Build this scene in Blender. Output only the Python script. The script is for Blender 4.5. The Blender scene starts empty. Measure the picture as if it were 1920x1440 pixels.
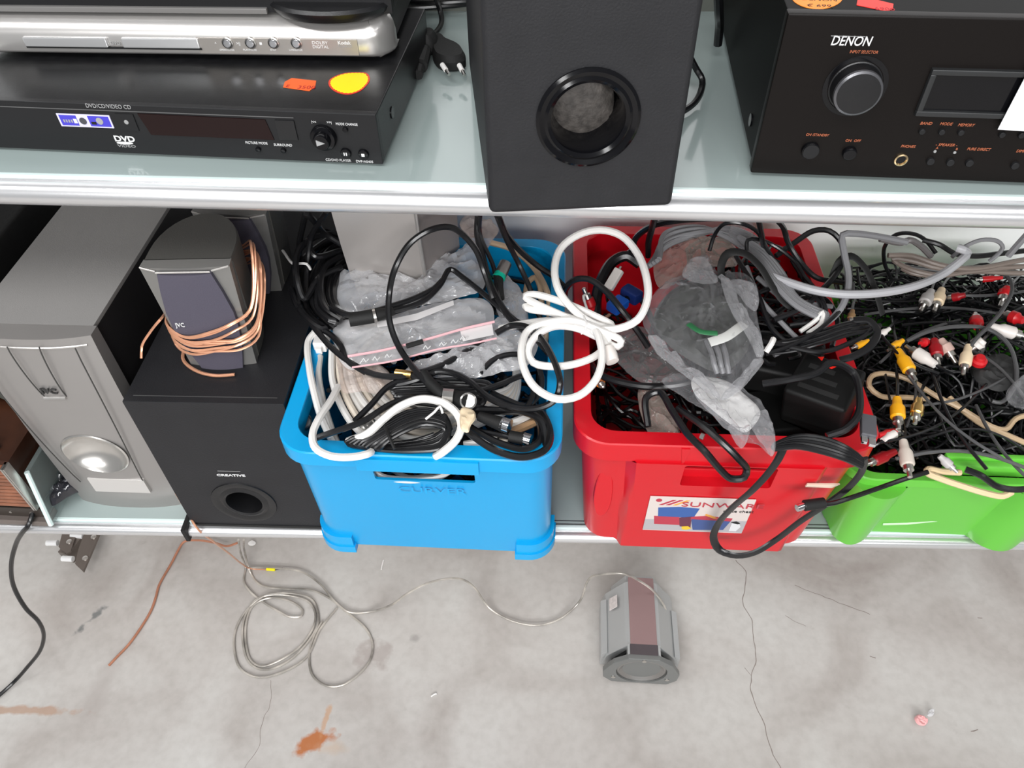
import bpy, bmesh, math, random
from mathutils import Vector, Matrix, Euler, noise
random.seed(7)
SC = bpy.context.scene
COL = SC.collection
PI = math.pi
# ------------------------------------------------------------------ camera
F = 1442.0; TH = math.radians(46.7); RO = math.radians(-1.26); YA = math.radians(3.3)
CAM = Vector((0, 0, 1.40))
_f = Vector((0, math.cos(TH), -math.sin(TH))); _d = Vector((0, -math.sin(TH), -math.cos(TH))); _r = Vector((1, 0, 0))
_Z = Matrix.Rotation(YA, 3, 'Z')
CR = _Z @ (_r*math.cos(RO) - _d*math.sin(RO)); CD = _Z @ (_r*math.sin(RO) + _d*math.cos(RO)); CW = _Z @ _f
cam = bpy.data.cameras.new('camera'); camo = bpy.data.objects.new('camera', cam); COL.objects.link(camo)
cam.sensor_fit = 'HORIZONTAL'; cam.sensor_width = 36.0; cam.lens = F/1920*36; cam.clip_start = .01
m = Matrix.Identity(4)
for i in range(3):
    m[i][0] = CR[i]; m[i][1] = -CD[i]; m[i][2] = -CW[i]; m[i][3] = CAM[i]
camo.matrix_world = m
SC.camera = camo
# ------------------------------------------------------------------ light
wd = bpy.data.worlds.new('world'); SC.world = wd; wd.use_nodes = True
bg = wd.node_tree.nodes['Background']; bg.inputs[0].default_value = (.93, .96, 1, 1); bg.inputs[1].default_value = .26
def area(name, loc, target, sx, sy, power, col=(1, 1, 1)):
    l = bpy.data.lights.new(name, 'AREA'); l.shape = 'RECTANGLE'; l.size = sx; l.size_y = sy; l.energy = power; l.color = col
    o = bpy.data.objects.new(name, l); COL.objects.link(o); o.location = loc
    o.rotation_euler = (Vector(target)-Vector(loc)).to_track_quat('-Z', 'Y').to_euler(); return o
area('ceiling_tube_light', (-1.0, -.60, 3.1), (-.2, .8, .4), 2.6, .25, 56)
area('ceiling_tube_light', (1.7, -.35, 3.1), (.3, .8, .4), 2.0, .25, 18)
area('ceiling_tube_light', (-.6, -3.0, 2.9), (0, .8, .6), 3.4, .4, 105)
area('ceiling_tube_light', (.4, -5.2, 2.9), (0, .9, .7), 4.5, .5, 270)  # far lamp added to brighten the wall below the upper shelf
SC.view_settings.view_transform = 'Standard'; SC.view_settings.look = 'None'
SC.view_settings.gamma = 1; SC.view_settings.use_curve_mapping = False; SC.view_settings.exposure = -0.27
# ------------------------------------------------------------------ measuring helpers
def ray(px, py): return CR*((px-960)/F) + CD*((py-720)/F) + CW
def Pz(px, py, z): d = ray(px, py); return CAM + d*((z-CAM.z)/d.z)
def Py(px, py, y): d = ray(px, py); return CAM + d*((y-CAM.y)/d.y)
def Pd(px, py, dist): return CAM + ray(px, py)*dist
def L(root, px, py, axis, val):
    """local coordinates on root where its plane axis=val lies behind photo point"""
    bpy.context.view_layer.update()
    mi = root.matrix_world.inverted(); o = mi @ CAM; d = mi.to_3x3() @ ray(px, py)
    return o + d*((val-o[axis])/d[axis])
# ------------------------------------------------------------------ materials
MATS = {}
def mat(name, col, rough=.5, metal=0, bump=0, bscale=200, var=.0, vscale=8, spec=.5, coat=0, trans=0, dust=0, emis=0, aniso=None):
    if name in MATS: return MATS[name]
    m = bpy.data.materials.new(name); m.use_nodes = True; nt = m.node_tree; b = nt.nodes['Principled BSDF']
    b.inputs['Base Color'].default_value = (*col, 1); b.inputs['Roughness'].default_value = rough
    b.inputs['Metallic'].default_value = metal; b.inputs['Specular IOR Level'].default_value = spec
    b.inputs['Coat Weight'].default_value = coat; b.inputs['Coat Roughness'].default_value = .05
    tc = nt.nodes.new('ShaderNodeTexCoord')
    if var or dust:
        n = nt.nodes.new('ShaderNodeTexNoise'); n.inputs['Scale'].default_value = vscale; n.inputs['Detail'].default_value = 6
        nt.links.new(tc.outputs['Object'], n.inputs['Vector'])
        r = nt.nodes.new('ShaderNodeValToRGB'); r.color_ramp.elements[0].position = .3; r.color_ramp.elements[1].position = .7
        k = var if var else .1
        r.color_ramp.elements[0].color = (*[max(0, c*(1-k)) for c in col], 1)
        r.color_ramp.elements[1].color = (*[min(1, c*(1+k)+dust) for c in col], 1)
        nt.links.new(n.outputs['Fac'], r.inputs['Fac']); nt.links.new(r.outputs['Color'], b.inputs['Base Color'])
    if bump:
        n2 = nt.nodes.new('ShaderNodeTexNoise'); n2.inputs['Scale'].default_value = bscale; n2.inputs['Detail'].default_value = 3
        nt.links.new(tc.outputs['Object'], n2.inputs['Vector'])
        bp = nt.nodes.new('ShaderNodeBump'); bp.inputs['Strength'].default_value = bump; bp.inputs['Distance'].default_value = .001
        nt.links.new(n2.outputs['Fac'], bp.inputs['Height']); nt.links.new(bp.outputs['Normal'], b.inputs['Normal'])
    MATS[name] = m; return m
def film(name, col=(.8, .8, .82), base=.14, edge=.75, rough=.12, scale=60, bump=.6):
    if name in MATS: return MATS[name]
    m = bpy.data.materials.new(name); m.use_nodes = True; nt = m.node_tree; N = nt.nodes; b = N['Principled BSDF']; out = N['Material Output']
    b.inputs['Base Color'].default_value = (*col, 1); b.inputs['Roughness'].default_value = rough; b.inputs['Specular IOR Level'].default_value = 1.0
    tr = N.new('ShaderNodeBsdfTransparent'); mx = N.new('ShaderNodeMixShader')
    tc = N.new('ShaderNodeTexCoord'); n = N.new('ShaderNodeTexNoise'); n.inputs['Scale'].default_value = scale; n.inputs['Detail'].default_value = 5
    n.inputs['Distortion'].default_value = 1.2
    nt.links.new(tc.outputs['Object'], n.inputs['Vector'])
    bp = N.new('ShaderNodeBump'); bp.inputs['Strength'].default_value = bump; bp.inputs['Distance'].default_value = .008
    nt.links.new(n.outputs['Fac'], bp.inputs['Height']); nt.links.new(bp.outputs['Normal'], b.inputs['Normal'])
    lw = N.new('ShaderNodeLayerWeight'); lw.inputs['Blend'].default_value = .35
    nt.links.new(bp.outputs['Normal'], lw.inputs['Normal'])
    mr = N.new('ShaderNodeMapRange'); mr.inputs['To Min'].default_value = base; mr.inputs['To Max'].default_value = edge
    nt.links.new(lw.outputs['Facing'], mr.inputs['Value'])
    nt.links.new(mr.outputs['Result'], mx.inputs['Fac']); nt.links.new(tr.outputs[0], mx.inputs[1]); nt.links.new(b.outputs[0], mx.inputs[2])
    nt.links.new(mx.outputs[0], out.inputs['Surface']); MATS[name] = m; return m
BLK = mat('black_plastic', (.007, .007, .008), .38, bump=.15, bscale=900)
BLKG = mat('gloss_black', (.004, .004, .005), .12, spec=.3)
BLKM = mat('matte_black', (.012, .012, .012), .6, bump=.2, bscale=700, spec=.3)
RUB = mat('black_rubber_cable', (.008, .008, .009), .26, var=.2, vscale=30)
CHR = mat('chrome', (.8, .8, .82), .15, metal=1)
STEEL = mat('nickel_metal', (.62, .6, .57), .28, metal=1, var=.12, vscale=60)
GOLD = mat('gold_metal', (.95, .62, .22), .25, metal=1)
ALU = mat('brushed_aluminium', (.70, .70, .71), .30, metal=.75, var=.05, vscale=5, bump=.05, bscale=300)
SILP = mat('silver_paint', (.34, .325, .315), .36, metal=.55, var=.03, vscale=6)
SILV = mat('pale_silver_paint', (.55, .53, .51), .3, metal=.7, var=.03)
WHT = mat('white_plastic', (.82, .80, .78), .35, var=.03)
OFFW = mat('cream_cable_plastic', (.74, .60, .46), .4, var=.08)
TAN = mat('tan_cable_plastic', (.50, .36, .22), .45, var=.1)
GREY = mat('grey_cable_plastic', (.21, .21, .22), .36, var=.08)
REDP = mat('red_plug_plastic', (.55, .01, .015), .35)
YELP = mat('yellow_plug_plastic', (.85, .40, .01), .35)
WPLG = mat('white_plug_plastic', (.75, .70, .66), .35)
GRNM = mat('green_ring_plastic', (.0, .38, .25), .4)
COPW = mat('copper_speaker_wire', (.72, .36, .22), .28, metal=.45, var=.12, vscale=50)
CLRW = mat('clear_speaker_wire', (.44, .41, .37), .28, metal=.4, var=.55, vscale=22)
PRW = mat('white_print', (.7, .7, .7), .5)
PRG = mat('grey_print', (.32, .32, .32), .5)
PRO = mat('orange_print', (.45, .13, .06), .5)
# ------------------------------------------------------------------ mesh helpers
def newobj(name, bm, material, parent=None, smooth=True, M=None, angle=35):
    me = bpy.data.meshes.new(name)
    if M is not None: bmesh.ops.transform(bm, matrix=M, verts=bm.verts)
    bmesh.ops.recalc_face_normals(bm, faces=bm.faces)
    if smooth:
        a = math.radians(angle)
        for f in bm.faces: f.smooth = True
        for e in bm.edges:
            if len(e.link_faces) == 2 and e.calc_face_angle(0) > a: e.smooth = False
    bm.to_mesh(me); bm.free()
    if material: me.materials.append(material)
    o = bpy.data.objects.new(name, me); COL.objects.link(o)
    if parent: o.parent = parent
    if smooth and len(me.polygons) < 1500: wn(o)
    return o
def wn(o):
    md = o.modifiers.new('weighted_normal', 'WEIGHTED_NORMAL'); md.keep_sharp = True; md.weight = 90
def tag(o, label, cat, group=None, kind=None):
    if label: o['label'] = label
    if cat: o['category'] = cat
    if group: o['group'] = group
    if kind: o['kind'] = kind
    return o
def empty(name, label, cat, loc=(0, 0, 0), rz=0, group=None):
    o = bpy.data.objects.new(name, None); COL.objects.link(o); o.location = loc; o.rotation_euler = (0, 0, rz); o.empty_display_size = .02
    return tag(o, label, cat, group)
def bm_box(x0, x1, y0, y1, z0, z1, bev=0, seg=2, bm=None):
    b2 = bmesh.new()
    vs = [b2.verts.new((x, y, z)) for x in (x0, x1) for y in (y0, y1) for z in (z0, z1)]
    for f in ((0, 1, 3, 2), (4, 6, 7, 5), (0, 4, 5, 1), (2, 3, 7, 6), (0, 2, 6, 4), (1, 5, 7, 3)): b2.faces.new([vs[i] for i in f])
    if bev: bmesh.ops.bevel(b2, geom=list(b2.edges), offset=bev, segments=seg, profile=.5, affect='EDGES')
    if bm is None: return b2
    merge(bm, b2); return bm
def merge(bm, b2):
    me = bpy.data.meshes.new('tmp'); b2.to_mesh(me); b2.free(); bm.from_mesh(me); bpy.data.meshes.remove(me)
def bm_lathe(prof, M=None, seg=32, bm=None, cap=True):
    """prof: list of (r, z) ; axis z, then matrix M"""
    b = bmesh.new(); rings = []
    for r, z in prof:
        if r < 1e-6: rings.append([b.verts.new((0, 0, z))])
        else: rings.append([b.verts.new((r*math.cos(2*PI*i/seg), r*math.sin(2*PI*i/seg), z)) for i in range(seg)])
    for a, c in zip(rings, rings[1:]):
        if len(a) == 1 and len(c) == 1: continue
        for i in range(seg):
            j = (i+1) % seg
            if len(a) == 1: b.faces.new((a[0], c[i], c[j]))
            elif len(c) == 1: b.faces.new((a[i], a[j], c[0]))
            else: b.faces.new((a[i], a[j], c[j], c[i]))
    if cap:
        for r in (rings[0], rings[-1]):
            if len(r) > 1: b.faces.new(r)
    if M is not None: bmesh.ops.transform(b, matrix=M, verts=b.verts)
    if bm is None: return b
    merge(bm, b); return bm
def axisM(p, d):
    """matrix placing +z along d at p"""
    d = Vector(d).normalized(); return Matrix.Translation(Vector(p)) @ d.to_track_quat('Z', 'Y').to_matrix().to_4x4()
def bm_cyl(p, d, r, h, seg=20, bev=0, bm=None):
    pr = [(r, 0), (r, h)] if not bev else [(r, 0), (r, h-bev), (r-bev*.3, h-bev*.3), (r-bev, h)]
    return bm_lathe(pr, axisM(p, d), seg, bm)
def bm_prism(poly, y0, y1, bev=0, M=None, bm=None):
    """poly in (x,z), extruded along y"""
    b = bmesh.new()
    A = [b.verts.new((x, y0, z)) for x, z in poly]; B = [b.verts.new((x, y1, z)) for x, z in poly]
    n = len(poly); b.faces.new(A); b.faces.new(B[::-1])
    for i in range(n): b.faces.new((A[i], B[i], B[(i+1) % n], A[(i+1) % n]))
    if bev: bmesh.ops.bevel(b, geom=list(b.edges), offset=bev, segments=2, profile=.5, affect='EDGES')
    if M is not None: bmesh.ops.transform(b, matrix=M, verts=b.verts)
    if bm is None: return b
    merge(bm, b); return bm
def spline(P, step=.004, closed=False):
    P = [Vector(p) for p in P]; out = []; n = len(P)
    if n < 3 and not closed: 
        k = max(1, int((P[1]-P[0]).length/step)); return [P[0].lerp(P[1], i/k) for i in range(k+1)]
    rng = range(n) if closed else range(n-1)
    for i in rng:
        g = (lambda k: P[k % n]) if closed else (lambda k: P[min(max(k, 0), n-1)])
        p0, p1, p2, p3 = g(i-1), g(i), g(i+1), g(i+2)
        d1 = max((p1-p0).length, 1e-6)**.5; d2 = max((p2-p1).length, 1e-6)**.5; d3 = max((p3-p2).length, 1e-6)**.5
        m1 = (p2-p1) if (p1-p0).length < 1e-6 else ((p1-p0)/d1 - (p2-p0)/(d1+d2) + (p2-p1)/d2)*d2
        m2 = (p2-p1) if (p3-p2).length < 1e-6 else ((p2-p1)/d2 - (p3-p1)/(d2+d3) + (p3-p2)/d3)*d2
        k = max(2, min(40, int((p2-p1).length/step)))
        for s in range(k):
            t = s/k; t2 = t*t; t3 = t2*t
            out.append(p1*(2*t3-3*t2+1) + m1*(t3-2*t2+t) + p2*(-2*t3+3*t2) + m2*(t3-t2))
    if not closed: out.append(P[-1])
    return out
def bm_tube(P, r, seg=8, closed=False, bm=None, flat=1.0, twist=0, up=None, r_end=None):
    """sweep a circle (or ellipse: flat = width factor) along P"""
    b = bmesh.new(); n = len(P); rings = []
    T = []
    for i in range(n):
        a = P[(i-1) % n] if closed else P[max(i-1, 0)]; c = P[(i+1) % n] if closed else P[min(i+1, n-1)]
        t = c-a; T.append(t.normalized() if t.length > 1e-9 else (T[-1] if T else Vector((1, 0, 0))))
    N = Vector(up) if up else Vector((0, 0, 1))
    if abs(N.dot(T[0])) > .95: N = Vector((0, 1, 0))
    for i in range(n):
        if up: N = Vector(up)
        N = N - T[i]*N.dot(T[i])
        if N.length < 1e-6: N = T[i].orthogonal()
        N.normalize(); Bn = T[i].cross(N); rr = r if r_end is None else r+(r_end-r)*i/(n-1)
        rings.append([b.verts.new(P[i] + N*(rr*math.cos(2*PI*k/seg+.3*0)) + Bn*(rr*flat*math.sin(2*PI*k/seg))) for k in range(seg)])
    rg = range(n) if closed else range(n-1)
    for i in rg:
        A = rings[i]; B = rings[(i+1) % n]
        for k in range(seg):
            j = (k+1) % seg; b.faces.new((A[k], A[j], B[j], B[k]))
    if not closed: b.faces.new(rings[0][::-1]); b.faces.new(rings[-1])
    if bm is None: return b
    merge(bm, b); return bm
def rrect(w, d, r, side=10, cn=7):
    """rounded rect points (x,y) ccw, centred"""
    pts = []; hw, hd = w/2, d/2; r = min(r, hw*.99, hd*.99)
    corners = [(hw-r, -hd+r, -90), (hw-r, hd-r, 0), (-hw+r, hd-r, 90), (-hw+r, -hd+r, 180)]
    for ci, (cx, cy, a0) in enumerate(corners):
        for k in range(cn+1):
            a = math.radians(a0+90*k/cn); pts.append((cx+r*math.cos(a), cy+r*math.sin(a)))
        nx, ny, na = corners[(ci+1) % 4]; a = math.radians(na)
        q = (nx+r*math.cos(a), ny+r*math.sin(a)); p = pts[-1]
        for k in range(1, side): pts.append((p[0]+(q[0]-p[0])*k/side, p[1]+(q[1]-p[1])*k/side))
    return pts
def bm_loft(rings, cap0=True, cap1=True, bm=None):
    b = bmesh.new(); R = [[b.verts.new(p) for p in r] for r in rings]; n = len(R[0])
    for A, B in zip(R, R[1:]):
        for i in range(n): b.faces.new((A[i], A[(i+1) % n], B[(i+1) % n], B[i]))
    if cap0: b.faces.new(R[0][::-1])
    if cap1: b.faces.new(R[-1])
    if bm is None: return b
    merge(bm, b); return bm
def boolean(obj, cutter_bm):
    bpy.context.view_layer.update()
    c = newobj('cutter', cutter_bm, None, smooth=False)
    obj.modifiers.clear()
    md = obj.modifiers.new('b', 'BOOLEAN'); md.object = c; md.operation = 'DIFFERENCE'; md.solver = 'EXACT'
    # cutter is given in the object's own space
    c.matrix_world = obj.matrix_world if not obj.parent else obj.parent.matrix_world @ obj.matrix_local
    bpy.context.view_layer.update()
    dg = bpy.context.evaluated_depsgraph_get(); me = bpy.data.meshes.new_from_object(obj.evaluated_get(dg))
    obj.modifiers.clear(); obj.data = me; bpy.data.objects.remove(c)
    bm = bmesh.new(); bm.from_mesh(me)
    for f in bm.faces: f.smooth = True
    for e in bm.edges:
        if len(e.link_faces) == 2: e.smooth = e.calc_face_angle(0) < .6
    bm.to_mesh(me); bm.free(); wn(obj)
FACE = Matrix.Rotation(PI/2, 4, 'X')
def lettering(parent, s, size, p, material, name='lettering', M=FACE, ext=.0004, shear=0, align='LEFT', sx=1.0, bold=0):
    cu = bpy.data.curves.new('t', 'FONT'); cu.body = s; cu.size = size; cu.extrude = ext/2; cu.shear = shear; cu.align_x = align; cu.space_character = 1.0
    cu.offset = bold; cu.resolution_u = 3
    t = bpy.data.objects.new('t', cu); COL.objects.link(t); bpy.context.view_layer.update()
    dg = bpy.context.evaluated_depsgraph_get(); me = bpy.data.meshes.new_from_object(t.evaluated_get(dg))
    bpy.data.objects.remove(t); me.name = name
    me.transform(Matrix.Translation(Vector(p)) @ M @ Matrix.Diagonal((sx, 1, 1, 1)))
    me.materials.clear(); me.materials.append(material)
    o = bpy.data.objects.new(name, me); COL.objects.link(o); o.parent = parent; return o
def cable(name, label, cat, pts, r, material, group=None, flat=1.0, parent=None, seg=8, closed=False, up=None, step=.004, raw=False):
    P = [Vector(p) if raw else Pz(*p) for p in pts]
    S = spline(P, step, closed)
    o = newobj(name, bm_tube(S, r, seg, closed, flat=flat, up=up), material, parent)
    if not parent: tag(o, label, cat, group)
    return o
# ------------------------------------------------------------------ structure
Z1, Z2 = .475, 1.005
def floor_material():
    m = bpy.data.materials.new('concrete'); m.use_nodes = True; nt = m.node_tree; N = nt.nodes; Lk = nt.links; b = N['Principled BSDF']
    tc = N.new('ShaderNodeTexCoord')
    def noi(s, d=8, dis=0):
        n = N.new('ShaderNodeTexNoise'); n.inputs['Scale'].default_value = s; n.inputs['Detail'].default_value = d; n.inputs['Distortion'].default_value = dis
        Lk.new(tc.outputs['Object'], n.inputs['Vector']); return n
    def ramp(src, stops):
        r = N.new('ShaderNodeValToRGB'); e = r.color_ramp.elements
        e[0].position, e[0].color = stops[0][0], (*stops[0][1], 1); e[1].position, e[1].color = stops[-1][0], (*stops[-1][1], 1)
        for p, c in stops[1:-1]: q = e.new(p); q.color = (*c, 1)
        Lk.new(src, r.inputs['Fac']); return r
    def mix(f, a, c, mode='MIX'):
        x = N.new('ShaderNodeMix'); x.data_type = 'RGBA'; x.blend_type = mode
        if isinstance(f, float): x.inputs[0].default_value = f
        else: Lk.new(f, x.inputs[0])
        for v, k in ((a, 6), (c, 7)):
            if isinstance(v, tuple): x.inputs[k].default_value = (*v, 1)
            else: Lk.new(v, x.inputs[k])
        return x.outputs[2]
    base = ramp(noi(4.2, 12, .7).outputs['Fac'], [(.30, (.37, .335, .31)), (.42, (.45, .42, .395)), (.52, (.50, .475, .45)), (.72, (.56, .545, .52))])
    fine = ramp(noi(60, 8).outputs['Fac'], [(.25, (.80, .79, .78)), (.6, (1, 1, 1))])
    col = mix(.55, base.outputs[0], fine.outputs[0], 'MULTIPLY')
    sp = ramp(noi(28, 3).outputs['Fac'], [(.70, (0, 0, 0)), (.76, (1, 1, 1))])
    spm = N.new('ShaderNodeMath'); spm.operation = 'MULTIPLY'; spm.inputs[1].default_value = .25; Lk.new(sp.outputs[0], spm.inputs[0])
    col = mix(spm.outputs[0], col, (.30, .27, .25))
    wob = noi(34, 7)
    def blob(p, rx, ry, rot, colr, amt, soft=.4, wobk=2.2):
        nonlocal col
        mp = N.new('ShaderNodeMapping'); mp.vector_type = 'TEXTURE'; mp.inputs['Location'].default_value = (p.x, p.y, 0)
        mp.inputs['Rotation'].default_value = (0, 0, rot); mp.inputs['Scale'].default_value = (rx, ry, 1)
        Lk.new(tc.outputs['Object'], mp.inputs['Vector'])
        ln = N.new('ShaderNodeVectorMath'); ln.operation = 'LENGTH'; Lk.new(mp.outputs[0], ln.inputs[0])
        ad = N.new('ShaderNodeMath'); ad.operation = 'MULTIPLY_ADD'; Lk.new(wob.outputs['Fac'], ad.inputs[0]); ad.inputs[1].default_value = wobk; Lk.new(ln.outputs['Value'], ad.inputs[2])
        mr = N.new('ShaderNodeMapRange'); mr.inputs['From Min'].default_value = 1+wobk*.5; mr.inputs['From Max'].default_value = 1+wobk*.5-soft
        mr.inputs['To Max'].default_value = amt; Lk.new(ad.outputs[0], mr.inputs['Value'])
        col = mix(mr.outputs['Result'], col, colr)
    blob(Pz(590, 1390, 0), .042, .020, .55, (.42, .13, .03), .95)
    blob(Pz(610, 1352, 0), .007, .034, -.1, (.50, .26, .12), .6)
    blob(Pz(620, 1402, 0), .04, .014, .1, (.52, .36, .24), .45, .9)
    blob(Pz(60, 1332, 0), .105, .010, .02, (.40, .25, .17), .75)
    blob(Pz(700, 1228, 0), .032, .036, 0, (.33, .28, .26), .6)
    blob(Pz(172, 1160, 0), .008, .028, -.6, (.12, .13, .13), .8, .6, 4.5)
    blob(Pz(780, 1195, 0), .012, .010, 0, (.25, .23, .22), .55, .6, 2.5)
    blob(Pz(185, 1300, 0), .03, .12, -.1, (.33, .29, .27), .45, .9, 1.0)
    Lk.new(col, b.inputs['Base Color']); b.inputs['Roughness'].default_value = .55
    bp = N.new('ShaderNodeBump'); bp.inputs['Strength'].default_value = .12; bp.inputs['Distance'].default_value = .002
    Lk.new(noi(90, 6).outputs['Fac'], bp.inputs['Height']); Lk.new(bp.outputs[0], b.inputs['Normal'])
    return m
fl = newobj('floor', bm_box(-3, 3, -2.5, 1.6, -.05, 0), floor_material(), smooth=False); fl['kind'] = 'structure'
crk = mat('crack_dirt', (.24, .20, .18), .9)
def floor_mark(pts, w, name='crack', m=crk):
    P = spline([Pz(x, y, 0.0002) for x, y in pts], .004)
    P = [p + Vector((noise.noise(p*60)*.0025, noise.noise(p*60+Vector((9, 9, 9)))*.0025, 0)) for p in P]
    b = bmesh.new(); prev = None
    for i, p in enumerate(P):
        t = (P[min(i+1, len(P)-1)]-P[max(i-1, 0)]).normalized(); n = Vector((-t.y, t.x, 0)); ww = w*(.5+.6*abs(noise.noise(p*90)))
        q = (b.verts.new(p+n*ww), b.verts.new(p-n*ww))
        if prev: b.faces.new((prev[0], prev[1], q[1], q[0]))
        prev = q
    return newobj(name, b, m, fl)
floor_mark([(1380, 1050), (1398, 1072), (1396, 1105), (1392, 1130), (1408, 1158), (1413, 1195), (1418, 1235), (1410, 1265), (1410, 1305), (1430, 1350), (1448, 1410), (1465, 1445)], .0011)
floor_mark([(1396, 1252), (1410, 1266)], .0007)
floor_mark([(507, 1275), (508, 1315), (490, 1360), (485, 1400), (460, 1440)], .0006)
floor_mark([(1490, 1097), (1560, 1125), (1632, 1152)], .0009, 'scratch')
floor_mark([(1472, 1155), (1510, 1175)], .0006, 'scratch')
floor_mark([(1630, 1230), (1642, 1233)], .0012, 'scratch')
floor_mark([(1820, 1371), (1834, 1369)], .0012, 'scratch')
floor_mark([(1832, 1159), (1842, 1158)], .0012, 'scratch')

wm = mat('white_wall_panel', (.90, .89, .89), .35, var=.04, vscale=3)
w = newobj('wall_back', bm_box(-3, 3, 1.045, 1.10, 0, 2.2), wm, smooth=False); w['kind'] = 'structure'
trm = newobj('mirrored_strip', bm_box(-3, 3, 1.036, 1.0448, .985, 1.105), mat('mirrored_strip_grey', (.16, .17, .15), .5), smooth=False); trm['kind'] = 'structure'  # dark strip added so the glass shelf mirrors a darker band at its back
# shelves -----------------------------------------------------------------
def glass_mat():
    m = bpy.data.materials.new('frosted_glass'); m.use_nodes = True; b = m.node_tree.nodes['Principled BSDF']; nt = m.node_tree
    b.inputs['Base Color'].default_value = (.36, .43, .42, 1); b.inputs['Roughness'].default_value = .13; b.inputs['Specular IOR Level'].default_value = .6
    b.inputs['Coat Weight'].default_value = .4; b.inputs['Coat Roughness'].default_value = .03
    n = nt.nodes.new('ShaderNodeTexNoise'); n.inputs['Scale'].default_value = 6; n.inputs['Detail'].default_value = 8
    tc = nt.nodes.new('ShaderNodeTexCoord'); nt.links.new(tc.outputs['Object'], n.inputs['Vector'])
    r = nt.nodes.new('ShaderNodeMapRange'); r.inputs['To Min'].default_value = .07; r.inputs['To Max'].default_value = .16
    nt.links.new(n.outputs['Fac'], r.inputs['Value']); nt.links.new(r.outputs['Result'], b.inputs['Roughness'])
    return m
GLS = glass_mat()
GEDG = mat('glass_edge', (.72, .86, .84), .15, coat=.5)
def shelf(label, A, B, z, rail_h, rail_d, lip, depth, gaps=()):
    """A,B = front edge ends (x,y) of the rail on the shelf top level"""
    A = Vector((A[0], A[1], 0)); B = Vector((B[0], B[1], 0)); d = (B-A); a = math.atan2(d.y, d.x); ln = d.length
    root = empty('display_shelf', label, 'shelf', (A.x, A.y, z), a)
    x0, x1 = -.9, ln+.7
    newobj('glass_panel', bm_box(x0, x1, rail_d+.002, depth, -.008, 0, .0015), GLS, root)
    newobj('glass_edge', bm_box(x0, x1, rail_d-.0015, rail_d+.0018, -.007, .0002), GEDG, root)
    newobj('shelf_board', bm_box(x0, x1, rail_d+.004, depth, -.024, -.0085), wm, root)
    # rail profile (y,z) : flat lip then a rounded nose
    prof = [(rail_d, -.004), (rail_d-lip, -.003), (rail_d-lip, -.005)]
    n = 12; yc = rail_h/2+.0; zc = -.005-rail_h/2
    for k in range(n+1):
        t = PI/2+PI*k/n*1.0
        prof.append((yc+math.cos(t)*rail_h/2, zc+math.sin(t)*rail_h/2))
    prof += [(rail_d, -.005-rail_h)]
    b = bmesh.new(); xs = [x0]
    segs = []; cur = x0
    for g in gaps: segs.append((cur, g-.0015)); cur = g+.0015
    segs.append((cur, x1))
    for s0, s1 in segs:
        b = bmesh.new(); Lr = [b.verts.new((s0, y, zz)) for y, zz in prof]; Rr = [b.verts.new((s1, y, zz)) for y, zz in prof]; k = len(prof)
        for i in range(k): b.faces.new((Lr[i], Rr[i], Rr[(i+1) % k], Lr[(i+1) % k]))
        b.faces.new(Lr[::-1]); b.faces.new(Rr)
        newobj('front_rail', b, ALU, root, angle=30)
    return root
UA, UB = Pz(0, 374, Z2-.018), Pz(1920, 420, Z2-.018)
LA, LB = Pz(0, 998, Z1-.014), Pz(1920, 1030, Z1-.014)
up_shelf = shelf('upper glass shelf with rounded aluminium front rail carrying the players', UA, UB, Z2, .024, .017, .003, .44)
gx = (Pz(348, 985, Z1)-Vector((LA.x, LA.y, Z1))).length
lo_shelf = shelf('lower glass shelf with aluminium front rail carrying the plastic crates', LA, LB, Z1, .018, .016, .005, .455, gaps=(gx,))
newobj('rail_end_cap', bm_box(gx-.003, gx+.003, -.004, .05, -.024, .004, .001), BLKM, lo_shelf)
gr = mat('dark_groove', (.05, .055, .055), .6)
newobj('rail_groove', bm_box(.78, 2.1, .019, .0202, -.001, .0006), gr, lo_shelf)
newobj('rail_groove', bm_box(.78, 2.1, .0245, .0255, -.001, .0006), gr, lo_shelf)
# ================================================================== upper shelf devices
def knob(name, root, px, py, r, h, m, y=0, bev=.001, seg=24, parent=None):
    q = L(root, px, py, 1, y); 
    return newobj(name, bm_cyl((q.x, y, q.z), (0, -1, 0), r, h, seg, bev), m, parent or root), q
def ftext(root, s, px, py, h, m, y=0, name='lettering', shear=0, sx=1.0, bold=0):
    q = L(root, px, py, 1, y); return lettering(root, s, h*1.4, (q.x, y-.0003, q.z), m, name, shear=shear, sx=sx, bold=bold)
PL = mat('player_black', (.009, .009, .010), .30, bump=.08, bscale=900)
PLT = mat('player_top_black', (.007, .007, .008), .30, spec=.28, bump=.05, bscale=500, dust=.004, vscale=90)
PLF = mat('player_face_grey', (.015, .015, .016), .36, bump=.05, bscale=700, spec=.25)
DRK = mat('display_window', (.010, .003, .003), .12, spec=.3)
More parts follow.
